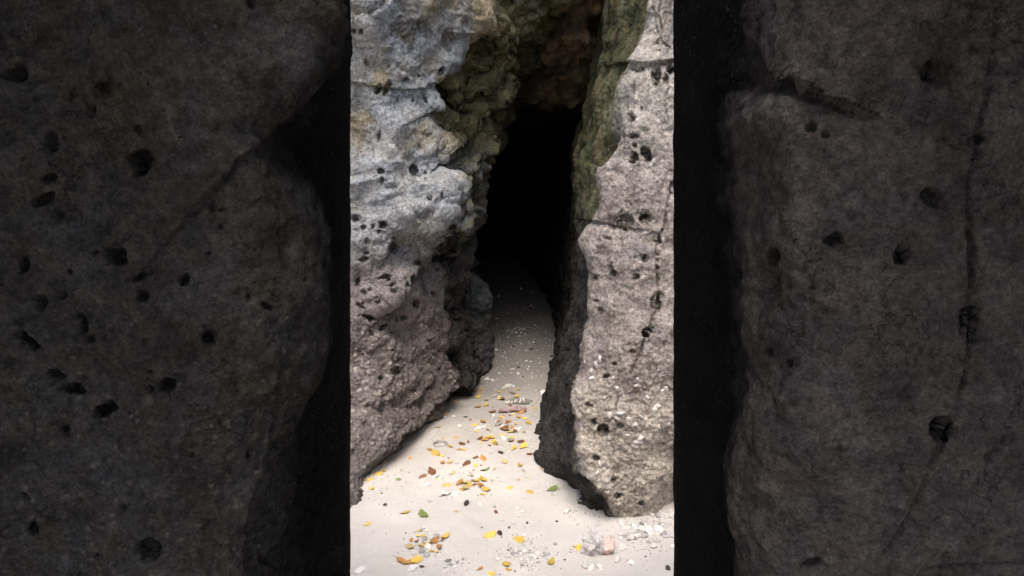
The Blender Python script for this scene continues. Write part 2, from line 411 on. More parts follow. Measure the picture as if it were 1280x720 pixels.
# ================================================================== LEFT ROCK of the cave mouth
def left_rock():
    # (picture row, bright-face left depth, bright edge, flank, black boundary)
    tab = [
        (-110, 3.2, (668, 4.0), (705, 4.7), (735, 5.6)),
        (-40, 3.2, (655, 4.0), (700, 4.7), (735, 5.6)),
        (0,   3.25, (640, 3.9), (688, 4.6), (728, 5.6)),
        (40,  3.3, (634, 3.85), (668, 4.6), (704, 5.6)),
        (58,  3.35, (606, 3.8), (640, 4.6), (680, 5.5)),
        (78,  3.35, (582, 3.75), (630, 4.6), (664, 5.5)),
        (100, 3.35, (562, 3.65), (618, 4.6), (648, 5.4)),
        (130, 3.4, (556, 3.65), (606, 4.5), (640, 5.4)),
        (165, 3.4, (558, 3.6), (600, 4.5), (627, 5.3)),
        (200, 3.4, (562, 3.6), (594, 4.4), (612, 5.3)),
        (240, 3.38, (566, 3.55), (588, 4.4), (602, 5.3)),
        (265, 3.36, (564, 3.55), (584, 4.35), (597, 5.3)),
        (292, 3.34, (546, 3.65), (577, 4.25), (590, 5.2)),
        (320, 3.34, (556, 3.85), (574, 4.3), (588, 5.2)),
        (355, 3.34, (566, 3.95), (577, 4.4), (587, 5.2)),
        (400, 3.34, (572, 4.05), (582, 4.5), (586, 5.2)),
        (450, 3.3, (571, 4.1), (584, 4.5), (587, 5.2)),
        (485, 3.24, (568, 4.05), (584, 4.42), (588, 5.2)),
        (505, 3.2, (556, 4.0), (572, 4.4), (588, 5.2)),
        (525, 3.14, (534, 3.75), (560, 4.45), (588, 5.2)),
        (560, 2.98, (502, 3.42), (545, 4.45), (588, 5.2)),
        (585, 2.90, (474, 3.12), (530, 4.4), (588, 5.2)),
        (605, 2.82, (458, 2.95), (520, 4.4), (588, 5.2)),
        (645, 2.60, (448, 2.66), (510, 4.4), (588, 5.2)),
        (700, 2.52, (440, 2.58), (500, 4.4), (588, 5.2)),
        (800, 2.50, (430, 2.56), (495, 4.4), (588, 5.2)),
    ]
    rows = []
    for (Y, d0, (xe, de), (xf, df), (xi, di)) in tab:
        ed = 438
        if Y < 520: xe -= 17 * min(1, (520 - Y) / 100); xi -= 6
        r = [(-700, 6.0), (-250, d0 + 0.7), (250, d0 + 0.2), (ed - 40, d0 - 0.0)]
        for t in (0.18, 0.45, 0.72):
            bul = 0.05 * math.sin(math.pi * t)
            r.append((ed + t * (xe - ed), d0 + (de - d0) * t ** 1.6 - bul))
        r += [(xe, de), (xe + (xf - xe) * 0.10, de + (df - de) * 0.42), (xf, df), (xf + (xi - xf) * 0.55, df + (di - df) * 0.6), (xi, di), (xi - 3, 7.0), (xi - 20, 12.0), (200, 12.0)]
        rows.append((Y, r))
    us = [0.08, 0.04, 0.012, 0.0058, 0.0055, 0.0055, 0.0055, 0.008, 0.011, 0.013, 0.016, 0.05, 0.12, 0.3, 0.3]
    k = Rock(rows, us, 0.0062)
    P = k.P
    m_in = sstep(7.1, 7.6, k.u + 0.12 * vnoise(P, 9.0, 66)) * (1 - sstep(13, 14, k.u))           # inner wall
    # large lumps, ledges
    warp = np.stack([fbm(P, 2.0, 2, 31), fbm(P, 2.0, 2, 32), fbm(P, 2.0, 2, 33)], -1) * 0.15
    big = fbm(P + warp, 3.2, 4, 1)
    led = np.abs(vnoise((P + warp) @ np.array([[1, 0, .25], [0, .5, .2], [-.5, 0.1, 1.6]]), 4.5, 8))
    low = sstep(330, 480, k.Y)
    k.push(0.10 * big * (1 + 1.0 * m_in) + (0.05 + 0.13 * m_in) * (0.17 - led))
    k.fix(); P = k.P
    # sculpted features of the face
    k.stroke([(438, 26), (462, 20), (482, 5), (492, -20)], 7, 0.05, 1)
    k.stroke([(430, 100), (455, 104), (478, 109), (520, 113), (545, 98), (565, 88)], 5, 0.018, -1)
    k.stroke([(572, 262), (548, 288), (524, 326), (505, 352), (488, 374)], 9, 0.085, 1)
    k.stroke([(558, 130), (580, 119), (606, 105), (622, 88), (636, 60)], 7, 0.10, -1)
    k.stroke([(562, 188), (588, 156), (612, 138), (634, 118)], 7, 0.08, -1)
    k.stroke([(572, 244), (594, 208), (612, 192)], 6, 0.06, -1)
    k.stroke([(592, 476), (556, 492), (524, 522), (494, 550)], 7, 0.06, 1)
    k.stroke([(562, 400), (550, 450), (534, 480), (515, 498)], 6, 0.025, 1)
    k.fix()
    # pebbly conglomerate low down, crust texture above
    f1, f2, v = cells(k.P, 30.0, 3)
    g1, g2, gv = cells(k.P, 62.0, 13)
    cong = np.clip(sstep(360, 450, k.Y + 90 * vnoise(k.P, 3.0, 71)) + 0.0, 0, 1)
    k.push(0.024 * cong * (0.5 - f1) * (0.3 + v) + 0.010 * cong * (0.5 - g1) + 0.010 * fbm(k.P, 14, 4, 41) + 0.006 * fbm(k.P, 45, 3, 43) * (1 - 0.4 * cong) + m_in * (0.035 * fbm(k.P, 9, 4, 45) + 0.03 * (0.5 - cells(k.P, 8.0, 47)[0])))
    k.fix()
    h1 = holes(k.P + 0.02 * np.stack([vnoise(k.P, 28, 7), vnoise(k.P, 28, 8), vnoise(k.P, 28, 9)], -1), 11.0, 0.24, 0.05, 0.20, 100) * sstep(230, 330, k.Y)
    h2 = holes(k.P + 0.012 * np.stack([vnoise(k.P, 40, 7), vnoise(k.P, 40, 8), vnoise(k.P, 40, 9)], -1), 24.0, 0.30, 0.05, 0.30, 120) * (0.25 + 0.75 * sstep(250, 360, k.Y))
    hm = holes(k.P, 7.0, 0.25, 0.05, 0.2, 140) * m_in
    k.push(-0.03 * h1 - 0.018 * h2 - 0.04 * hm)
    rnd = np.maximum(np.maximum(h1, h2), hm)
    k.fix()
    k.pits([
        (451, 41, 2.6, 4), (501, 22, 3.2, 3), (518, 23, 2, 1.8), (527.5, 24.5, 3.6, 5, 15), (472, 112, 3.4, 6.4, 35), (483.6, 111, 3.4, 9.2, 25), (486, 83, 1.8, 2.4),
        (507, 101, 4.4, 3.2, -30, .7), (524, 95, 2, 2), (459, 80, 3, 6, -30, .5), (552, 90, 3.5, 5.5, 20), (561, 50, 8, 12, 10, .45), (516, 124.5, 1.5, 3.4, 15), (531.5, 124.5, 1.5, 4, -25), (442, 40, 3, 3),
        (513, 37, 24, 14, -15, .25), (517, 212, 4.7, 6), (532, 215.6, 1.7, 1.7), (473.4, 169.6, 2.2, 6, 8), (476, 214, 4, 3), (477.5, 226, 2, 5), (536.7, 247.5, 2.4, 3.2, -20), (552.7, 244, 1.4, 4.4),
        (445, 273.4, 6, 5), (479, 281.5, 5.2, 5), (466, 283, 2, 4, 20), (474, 289.6, 2.4, 2.4), (454, 284, 3, 3), (493, 310, 5, 7), (459.5, 303, 3.4, 5.2, -15, .6), (493, 298, 2.6, 2.4), (455, 325, 5.4, 4, -25), (458, 317, 3.2, 2.4, -20),
        (483, 347, 6.6, 3.8), (474, 348, 2.5, 2), (521.8, 328, 2.6, 3.4), (525, 329, 2, 1.5), (562.5, 327, 1.7, 1.7), (454, 365.6, 3.2, 4, 20), (462.5, 362, 2.4, 2.2), (447, 352, 2.4, 5, 10), (510.7, 356, 2.6, 4.4, 25), (493.5, 363, 3.4, 3), (491, 356, 4, 1.8, -30),
        (520.7, 348, 1.6, 1.6), (520.7, 380.5, 3.8, 5, -20), (543, 366.7, 3.6, 2, 30), (472, 376.7, 2.4, 5, -20), (449.5, 382, 6.5, 2.6, 40), (463, 398, 9, 2.8, 25), (480, 409, 6, 2.8, -25), (505.5, 398, 4.4, 3.6), (497, 400, 2.2, 2.4), (464, 416, 2.6, 4.2, -20), (547, 336.7, 3, 2),
        (496, 464, 5.4, 5.8), (476, 473, 3, 3), (537, 426, 2, 2), (510.5, 507.6, 3.4, 2), (460, 507.6, 2.6, 2.4), (566, 300, 8, 18, 15, .5), (556, 318, 9, 16, -20, .45),
    ], 1.6, 1.2)
    P = k.P; X, Y = k.X, k.Y
    # ---- natural colour: blue-grey crust above, brown grit below, olive stains inside
    n = fbm(P, 4.0, 4, 51); n2 = fbm(P, 9.0, 3, 52); n3 = fbm(P, 18.0, 3, 57)
    c = mix((0.35, 0.34, 0.31), (0.375, 0.395, 0.415), sstep(-0.15, 0.35, n + 0.15))
    c = mix(c, (0.50, 0.49, 0.47), sstep(0.0, 0.5, n2) * 0.7)
    och = sstep(0.02, 0.4, fbm(P, 5.0, 3, 55))
    c = mix(c, (0.29, 0.24, 0.15), och * 0.85 * (1 - sstep(140, 260, Y)))
    c = mix(c, (0.255, 0.215, 0.205), sstep(230, 390, Y + 70 * n))
    peb = cong * (v > 0.62) * sstep(0.45, 0.25, f1)
    c = mix(c, (0.225, 0.19, 0.175), cong * 0.7)
    c = mix(c, (0.55, 0.49, 0.43), peb * 0.8)
    c = mix(c, (0.5, 0.43, 0.38), cong * (gv > 0.75) * sstep(0.4, 0.2, g1) * 0.8)
    foot_dark = sstep(0.34, 0.04, P[:, 2] + 0.10 * n)                                         # darker towards the foot
    c = mix(c, (0.15, 0.13, 0.122), foot_dark * 0.65)
    yel = sstep(575, 600, X) * sstep(75, 50, Y)
    c = mix(c, (0.31, 0.25, 0.15), yel * (1 - m_in) * 0.9)
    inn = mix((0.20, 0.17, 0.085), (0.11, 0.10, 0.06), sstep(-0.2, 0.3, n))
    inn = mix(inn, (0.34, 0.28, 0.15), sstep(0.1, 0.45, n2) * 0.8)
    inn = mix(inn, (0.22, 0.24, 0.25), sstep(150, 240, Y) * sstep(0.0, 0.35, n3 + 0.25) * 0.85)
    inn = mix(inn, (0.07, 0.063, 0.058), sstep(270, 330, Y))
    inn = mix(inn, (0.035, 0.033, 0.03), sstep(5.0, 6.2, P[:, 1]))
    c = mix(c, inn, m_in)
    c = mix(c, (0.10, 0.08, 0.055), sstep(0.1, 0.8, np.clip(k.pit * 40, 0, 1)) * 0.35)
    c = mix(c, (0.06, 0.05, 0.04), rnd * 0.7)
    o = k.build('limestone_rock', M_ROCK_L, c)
    tag(o, 'pale grey limestone rock left of the cave mouth, blue-grey above and gritty brown below', 'rock')
    return o, k
ROCK_L, kL = left_rock()

# ================================================================== RIGHT ROCK of the cave mouth
def right_rock():
    tab = [ # row, bright edge, flank mid, flank far, face depth at X=800 and X=842
        (-110, (835, 3.05), (812, 4.0), (775, 5.0), 3.0, 3.0),
        (-40, (820, 2.98), (798, 4.0), (766, 5.0), 2.95, 2.9),
        (0,   (811, 2.95), (785, 3.9), (757, 5.0), 2.9, 2.82),
        (40,  (802, 2.92), (778, 3.9), (752, 5.0), 2.88, 2.80),
        (75,  (790, 2.88), (768, 3.8), (745, 5.0), 2.84, 2.78),
        (110, (776, 2.84), (758, 3.7), (738, 5.0), 2.78, 2.75),
        (150, (769, 2.82), (752, 3.6), (733, 4.9), 2.74, 2.72),
        (190, (767, 2.82), (747, 3.5), (723, 4.8), 2.72, 2.70),
        (212, (762, 2.84), (738, 3.4), (722, 4.7), 2.70, 2.70),
        (240, (759, 2.78), (736, 3.3), (721, 4.6), 2.68, 2.70),
        (266, (761, 2.76), (735, 3.2), (720, 4.5), 2.66, 2.68),
        (280, (750, 2.84), (731, 3.2), (720, 4.4), 2.66, 2.68),
        (292, (737, 2.86), (724, 3.2), (719, 4.3), 2.64, 2.68),
        (325, (735, 2.80), (727, 3.2), (719, 4.3), 2.60, 2.66),
        (360, (738, 2.78), (728, 3.2), (718, 4.3), 2.58, 2.66),
        (400, (734, 2.74), (724, 3.1), (712, 4.2), 2.55, 2.64),
        (430, (728, 2.70), (716, 3.1), (702, 4.0), 2.52, 2.62),
        (465, (724, 2.66), (709, 3.0), (694, 3.75), 2.49, 2.60),
        (495, (722, 2.62), (705, 2.95), (689, 3.55), 2.49, 2.56),
        (525, (727, 2.58), (705, 2.90), (684, 3.40), 2.49, 2.55),
        (552, (730, 2.55), (706, 2.86), (682, 3.30), 2.49, 2.55),
        (574, (735, 2.53), (706, 2.84), (676, 3.19), 2.50, 2.56),
        (592, (748, 2.52), (720, 2.78), (688, 3.06), 2.51, 2.58),
        (612, (757, 2.52), (732, 2.72), (709, 2.90), 2.53, 2.64),
        (634, (771, 2.56), (750, 2.64), (726, 2.68), 2.56, 2.76),
        (665, (776, 2.56), (755, 2.62), (730, 2.66), 2.60, 2.84),
        (760, (776, 2.56), (755, 2.62), (730, 2.66), 2.60, 2.84),
    ]
    rows = []
    for (Y, (xe, de), (xk, dk), (xg, dg), d8, d84) in tab:
        if Y < 200: xe += 13
        if Y < 300: xk += 10; xg += 4
        xm = max(800, xe + 12); d84 = min(d84, d8 + 0.05) if Y < 600 else d84
        r = [(xg - 8, 7.0), (xg - 40, 12.0), (1900, 12.0), (1500, 3.5), (940, d84 + 0.12), (872, d84 + 0.03), (842, d84), (xm + 6, d8), (xe + (xm - xe) * 0.45, d8 + (de - d8) * 0.35), (xe, de),
             (xe + (xk - xe) * 0.45, de + (dk - de) * 0.4), (xk, dk), ((xk + xg) / 2 - 1, dk + (dg - dk) * 0.45), (xg, dg)]
        tt = min(1, max(0, (Y - 230) / 110)); r[0], r[1] = (xg - 8 + (min(xg - 8, 689) - xg + 8) * tt, 7.4), (xg - 40 + (652 - xg + 40) * tt, 12.0)
        rows.append((Y, r))
    us = [0.3, 0.3, 0.3, 0.06, 0.012, 0.0045, 0.004, 0.004, 0.004, 0.006, 0.008, 0.010, 0.012, 0.04]
    k = Rock(rows, us, 0.0052)
    P = k.P
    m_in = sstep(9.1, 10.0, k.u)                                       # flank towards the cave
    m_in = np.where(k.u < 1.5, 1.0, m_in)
    warp = np.stack([fbm(P, 2.0, 2, 31), fbm(P, 2.0, 2, 32), fbm(P, 2.0, 2, 33)], -1) * 0.12
    drape = fbm(P * np.array([1, 1, 0.3]), 4.0, 3, 19)
    k.push(0.055 * fbm(P + warp, 3.4, 4, 61) + 0.10 * m_in * drape * sstep(300, 200, k.Y) + 0.02 * m_in * fbm(P * np.array([1, 1, 0.45]), 8.0, 3, 20))
    k.fix()
    k.stroke([(742, 276), (756, 278), (775, 283), (795, 286)], 8, 0.014, -1)
    k.stroke([(775, 80), (790, 78), (812, 80), (842, 77)], 6, 0.022, -1)
    k.stroke([(736, 205), (757, 212), (780, 200), (800, 205)], 6, 0.02, 1)
    k.stroke([(727, 585), (742, 592), (758, 612), (764, 628)], 5, 0.04, -1)
    k.fix()
    f1, f2, v = cells(k.P, 26.0, 3)
    g1, g2, gv = cells(k.P, 60.0, 13)
    lowr = sstep(380, 520, k.Y + 60 * vnoise(k.P, 3, 72))
    k.push(0.011 * fbm(k.P, 13, 4, 41) + 0.007 * fbm(k.P, 40, 4, 43) + lowr * (0.014 * (0.5 - f1) * (.3 + v) + 0.010 * (0.5 - g1)) + m_in * sstep(280, 380, k.Y) * (0.05 * fbm(k.P, 7, 4, 47) + 0.03 * (0.5 - cells(k.P, 9.0, 48)[0])))
    k.fix()
    for pl, wd, dp_ in [([(840, 228), (834, 262), (830, 285), (823, 302), (821, 322), (822, 345), (823, 365), (821, 385), (815, 402), (809, 418), (803, 432), (796, 452), (788, 468)], 2.3, 0.03),
                    ([(827, -10), (823, 18), (828, 40), (822, 52)], 1.6, 0.018), ([(816, 10), (820, 34), (828, 52), (838, 60)], 1.3, 0.012),
                    ([(775, 448), (771, 490), (769, 540), (767, 566), (761, 580)], 1.1, 0.008), ([(792, 472), (812, 468), (842, 467)], 0.55, 0.004),
                    ([(836, 110), (830, 128), (836, 150)], 1.3, 0.01), ([(775, 290), (778, 310), (786, 322)], 1.0, 0.008)]:
        k.stroke(pl, wd * 1.15, dp_ * 1.2)
    k.fix()
    h2 = holes(k.P, 22.0, 0.13, 0.05, 0.2, 220); hm = holes(k.P, 7.0, 0.3, 0.05, 0.22, 240) * m_in
    k.push(-0.013 * h2 - 0.015 * hm)
    k.fix()
    k.pits([
        (820, 94, 5.4, 10, 4), (831.5, 98, 4, 6), (798, 86.5, 8.5, 3.6, 0, .6), (838, 84, 4.5, 8), (831, 79, 2.2, 2), (788.5, 147, 5.2, 5), (801.5, 136, 2.4, 3), (791.6, 170.6, 7, 3.2), (793, 182, 3.2, 2.8), (791.6, 196.6, 5.2, 6), (807.5, 192.6, 5.4, 8.6, -28),
        (779, 169, 2.4, 4), (806, 272.5, 9, 8.5, 0, .35), (807, 273, 5, 5.2, 0, 1.3), (781.5, 277, 10, 10, 0, .4), (756.7, 296.5, 3, 2.4, 20), (762, 298.5, 2.4, 2), (823, 302, 3.8, 3.4), (813, 298, 8, 7, 0, .3), (805.5, 324, 4.4, 4.8), (794, 321, 2, 2),
        (795, 346, 4.6, 5, 30), (800, 341, 6, 7, 0, .3), (766, 342, 3.8, 4.4, -20), (762, 336, 4, 5, 0, .35), (742.5, 347, 4, 4), (809, 416, 5.8, 5.8), (821.6, 376, 6.5, 10, 10, .45), (754, 314, 10, 8, 0, .2),
        (741.7, 528, 4.8, 4.8), (753, 537.8, 6.2, 7.4), (769, 599.7, 4.2, 3.8, 25), (773, 620, 4.4, 3.8), (802, 629.5, 3.4, 2.8), (736, 507, 4, 4), (745, 573, 5, 3.4, 20), (757, 470, 5, 2.4, -20), (775, 534, 5, 5, 0, .5), (750, 390, 3, 5, 10, .6), (745, 376, 3, 2.4),
        (768, 455, 3, 2), (832, 430, 3, 4, 0, .6), (790, 440, 4, 3, 0, .5),
    ], 1.6, 1.2)
    P = k.P; X, Y = k.X, k.Y
    n = fbm(P, 4.5, 4, 81); n2 = fbm(P, 10.0, 4, 82); n3 = fbm(P, 22.0, 3, 83)
    c = mix((0.43, 0.372, 0.328), (0.31, 0.255, 0.235), sstep(-0.1, 0.4, n2))
    c = mix(c, (0.31, 0.275, 0.28), sstep(0.1, 0.4, n) * 0.7 * sstep(260, 330, Y) * (1 - sstep(480, 540, Y)))
    c = mix(c, (0.54, 0.495, 0.43), sstep(240, 120, Y + 60 * n) * 0.7)
    c = mix(c, (0.66, 0.575, 0.48), sstep(440, 540, Y + 30 * n) * 0.85)
    c = mix(c, (0.64, 0.6, 0.56), sstep(0.25, 0.5, n3) * 0.6)
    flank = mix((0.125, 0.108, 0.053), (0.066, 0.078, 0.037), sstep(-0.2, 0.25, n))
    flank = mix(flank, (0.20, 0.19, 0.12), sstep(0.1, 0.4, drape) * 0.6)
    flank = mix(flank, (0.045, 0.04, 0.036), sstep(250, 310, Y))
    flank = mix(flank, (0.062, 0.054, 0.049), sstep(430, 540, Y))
    flank = mix(flank, (0.02, 0.019, 0.017), sstep(3.4, 4.6, P[:, 1] + 0.5 * n) * sstep(230, 320, Y))  # deep wall blackened in colour, shade that the light alone leaves too bright
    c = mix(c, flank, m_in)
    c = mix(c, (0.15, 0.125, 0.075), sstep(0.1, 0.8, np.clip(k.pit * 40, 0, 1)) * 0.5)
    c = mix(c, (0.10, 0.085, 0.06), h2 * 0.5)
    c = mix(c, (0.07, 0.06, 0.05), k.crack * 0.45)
    o = k.build('limestone_rock', M_ROCK_R, c)
    tag(o, 'tall pale limestone rock right of the cave mouth, with a dark crack and round holes', 'rock')
    return o, k
ROCK_R, kR = right_rock()

# ================================================================== CAVE: roof block closing the cleft behind
def cave_roof():
    rows = []
    #      row, depth of underside row
    prof = [(-260, 4.0), (-160, 3.95), (-70, 4.2), (-10, 4.6), (40, 5.0), (85, 5.35), (112, 5.6), (128, 6.3), (150, 8.0), (200, 10.0), (330, 11.0), (420, 11.0), (520, 11.0)]
    for Y, d in prof:
        q = 1.0 if d < 6 else 0.3
        r = [(300, 13), (300, d + 1.4 * q), (560, d + 1.3 * q), (626, d + 0.6 * q), (662, d + 0.25 * q), (690, d + 0.1), (715, d + 0.1), (742, d + 0.2 * q), (790, d + 0.9 * q), (980, d + 1.2), (980, 13)]
        rows.append((Y, r))
    us = [.4, .2, .08, .03, .022, .022, .022, .03, .08, .2, .4]
    k = Rock(rows, us, 0.022, 240)
    P = k.P
    f1, f2, v = cells(P, 4.5, 9)
    k.push(0.20 * fbm(P, 2.6, 4, 91) + 0.12 * (0.5 - f1) + 0.05 * fbm(P, 10, 3, 92))
    k.fix()
    f1, f2, v2 = cells(k.P, 7.0, 29)
    k.push(0.06 * (v2 - 0.5) * sstep(0.02, 0.12, f2 - f1) + 0.04 * (0.5 - f1) + 0.03 * fbm(k.P, 20, 3, 95)); k.fix()
    n = fbm(k.P, 4, 3, 93); n2 = fbm(k.P, 9, 3, 94)
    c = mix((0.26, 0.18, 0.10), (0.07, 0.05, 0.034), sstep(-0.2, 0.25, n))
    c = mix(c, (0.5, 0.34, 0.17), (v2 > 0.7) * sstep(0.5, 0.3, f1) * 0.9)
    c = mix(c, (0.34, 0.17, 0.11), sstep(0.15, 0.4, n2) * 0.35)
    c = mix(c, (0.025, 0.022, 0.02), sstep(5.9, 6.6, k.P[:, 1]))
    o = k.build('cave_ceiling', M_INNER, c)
    tag(o, 'rough brown and ochre rock ceiling over the dark cave', 'cave ceiling')
    return o
cave_roof()

# boulder standing against the left wall just inside
def boulder():
    rows = []
    for (Y, hw, d, xo) in [(340, 3, 5.05, 588), (346, 12, 5.0, 590), (358, 18, 4.95, 592), (380, 20, 4.92, 591), (405, 21, 4.9, 592), (425, 22, 4.88, 593), (442, 23, 4.86, 593), (452, 21, 4.86, 592), (480, 20, 4.86, 592)]:
        r = []
        for a in range(10):
            th = 2 * math.pi * a / 10
            r.append((xo + hw * math.cos(th) * 1.0, d + 0.22 - 0.2 * math.sin(th) * min(1, hw / 15)))
        rows.append((Y, r))
    k = Rock(rows, [0.008] * 10, 0.008)
    k.push(0.07 * fbm(k.P, 6, 4, 301) + 0.022 * fbm(k.P, 22, 3, 302)); k.fix()
    h = holes(k.P, 16, 0.3, 0.05, 0.28, 305); k.push(-0.02 * h)
    n = fbm(k.P, 6, 3, 303)
    c = mix((0.09, 0.09, 0.095), (0.05, 0.062, 0.066), sstep(-0.2, 0.2, n))
    c = mix(c, (0.06, 0.05, 0.04), sstep(380, 420, k.Y + 20 * n) * 0.8)
    c = mix(c, (0.17, 0.145, 0.17), sstep(425, 440, k.Y + 10 * n) * 0.7)
    c = mix(c, (0.03, 0.03, 0.03), h)
    o = k.build('boulder', M_INNER, c)
    tag(o, 'bluish grey boulder standing in the shade just inside the cave at left', 'boulder')
boulder()

# ================================================================== ADDED DARK NEAR ROCKS, standing in for the dim border bands left and right
BK = NS / 0.65
def NQ(P):
    return (P - np.array([0, 0, CAM_H])) / NS + np.array([0, 0, CAM_H])
def near_left():
    rows = []
    tab = [ # row: lobe edge x (start of the turn), its depth
        (-130, 402, 1.30), (-40, 408, 1.28), (30, 410, 1.26), (80, 404, 1.26), (125, 372, 1.27), (165, 332, 1.30), (185, 338, 1.38), (230, 372, 1.40), (300, 402, 1.40), (380, 396, 1.36), (470, 372, 1.33), (560, 352, 1.34), (660, 332, 1.34), (760, 322, 1.34), (1000, 322, 1.34), (1500, 322, 1.34)]
    for Y, xe, d in tab:
        fw = 1.17
        r = [(-500, 1.9), (-160, 1.22), (-20, fw), (60, fw - .02), (140, fw - .03), (220, fw - .02), (xe - (xe - 220) * .45, fw + 0.02), (xe, d), (xe + (434 - xe) * .5, d + 0.32), (435, 1.93), (438, 2.06), (425, 2.3), (200, 2.5), (-500, 2.5)]
        rows.append((Y, [(x_, d_ * NS) for x_, d_ in r]))
    def brow(z, f):  # added unseen overhang, shaped to keep sky light off this rock
        return (-400 - z, [(-1.7, 1.24, z), (-1.3, f, z), (-1.05, f, z), (-.92, f, z), (-.8, f, z), (-.68, f, z), (-.56, f + .03, z), (-.46, f + .1, z), (-.42, .62, z), (-.41, .95, z), (-.41, 1.14, z), (-.43, 1.35, z), (-.66, 1.56, z), (-1.7, 1.56, z)])
    rows0 = [brow(2.30, -.1), brow(2.24, -.5), brow(2.14, -.55), brow(2.06, -.3), brow(2.02, .3)]
    rows = [(Y, [tuple(q) for q in np.array(r) * (BK, BK, BK) + (0, 0, CAM_H * (1 - BK))]) for Y, r in rows0] + rows
    us = [.1, .02, .0042, .0038, .0038, .0038, .004, .006, .008, .008, .02, .08, .2, .2]
    k = Rock(rows, [q * NS for q in us], 0.0046 * NS, 740)
    P = NQ(k.P)
    edge = sstep(8.0, 9.2, k.u) * (1 - sstep(11, 12, k.u))
    k.push(NS * ((1 - 0.93 * edge) * (0.05 * fbm(P, 4.0, 4, 401) + 0.012 * fbm(P, 12, 4, 402)) + edge * 0.004 * fbm(P, 9, 3, 404)))
    k.fix()
    k.stroke([(412, 88), (372, 128), (330, 165), (290, 210), (262, 245), (235, 275)], 18, NS * 0.012, 1)
    k.stroke([(345, 470), (330, 560), (305, 640), (298, 720)], 8, NS * 0.015, 1)
    k.fix()
    f1, f2, v = cells(NQ(k.P), 60, 3); g1, g2, gv = cells(NQ(k.P), 120, 13)
    cong = sstep(380, 520, k.Y + 200 * vnoise(NQ(k.P), 6, 71)) * (1 - edge)
    k.push(NS * (cong * (0.007 * (0.5 - f1) * (.3 + v) + 0.003 * (0.5 - g1)) + (1 - edge) * (0.007 * fbm(NQ(k.P), 30, 5, 405) + 0.006 * (0.5 - cells(NQ(k.P), 22, 407)[0])))); k.fix()
    h1 = holes(NQ(k.P), 22, 0.10, 0.05, 0.16, 410) * (1 - edge); h2 = holes(NQ(k.P), 46, 0.18, 0.05, 0.24, 420) * (1 - edge)
    k.push(NS * (-0.012 * h1 - 0.007 * h2)); k.fix()
    k.pits([(20, 88, 16, 14, 0), (4, 93, 5, 5), (130, 106, 13, 17, 15, .5), (114, 138, 6, 9), (65, 176, 9, 15, -10, .5), (90, 118, 5, 11, 15, .5), (45, 122, 8, 5, 0, .6), (174, 204, 14, 20, 5), (172, 163, 6, 6), (62, 224, 10, 7, -20), (52, 250, 16, 7, -25), (74, 268, 8, 6, 0, .7), (30, 332, 6, 14, 10), (145, 320, 16, 10, 5), (118, 316, 6, 5),
            (265, 259, 5, 9, 0), (278, 262, 5, 3), (230, 349, 7, 10, 20), (260, 318, 4, 4), (175, 346, 12, 4, -35), (50, 378, 9, 11, 15), (78, 369, 6, 6), (22, 400, 9, 7, 0, .5), (103, 405, 6, 14, -10), (113, 424, 7, 6, 30), (178, 370, 9, 9), (262, 424, 10, 14, -20), (310, 372, 4, 4), (335, 382, 10, 5, 30), (32, 425, 20, 7, 35), (70, 468, 14, 6, 20), (92, 485, 16, 7, 15), (130, 512, 16, 9, -25), (82, 540, 7, 12, -20), (210, 482, 11, 9), (187, 487, 6, 6), (312, 570, 5, 7), (240, 570, 4, 3), (42, 660, 5, 9, -10), (30, 620, 8, 4, 30), (185, 688, 16, 16, 0, .6), (120, 695, 5, 4), (155, 635, 4, 4), (395, 258, 3, 4), (350, 290, 4, 6, 0, .6), (315, 5, 6, 10, -30, .8), (330, 700, 9, 6, 20, .6)], 1.3)
    n = fbm(NQ(k.P), 7, 4, 431); n2 = fbm(NQ(k.P), 20, 3, 432)
    c = mix((0.034, 0.031, 0.029), (0.041, 0.039, 0.040), sstep(-.2, .3, n))
    c = mix(c, (0.050, 0.045, 0.040), sstep(0, .4, n2) * .7)
    c = mix(c, (0.040, 0.034, 0.024), sstep(.1, .4, fbm(NQ(k.P), 5, 3, 433)) * .6)
    pebc = cong * (v > .6) * sstep(.45, .2, f1)
    c = mix(c, (0.075, 0.068, 0.06), pebc * .8)
    c = mix(c, (0.006, 0.006, 0.0065), sstep(6.5, 7.8, k.u + 0.5 * n2 + 0.3 * n) * (1 - sstep(13, 14, k.u)))  # inner flank blackened in colour to stand in for shade in the gap
    c = mix(c, (0.012, 0.011, 0.010), sstep(0.1, .8, np.clip(k.pit * 130, 0, 1)) * .7)
    c = mix(c, (0.014, 0.013, 0.012), np.maximum(h1, h2) * .6)
    o = k.build('added_dark_rock', M_DARK, c)
    tag(o, 'added dark brown-grey pitted rock close to the viewer, stand-in for the dim left border band', 'rock')
near_left()

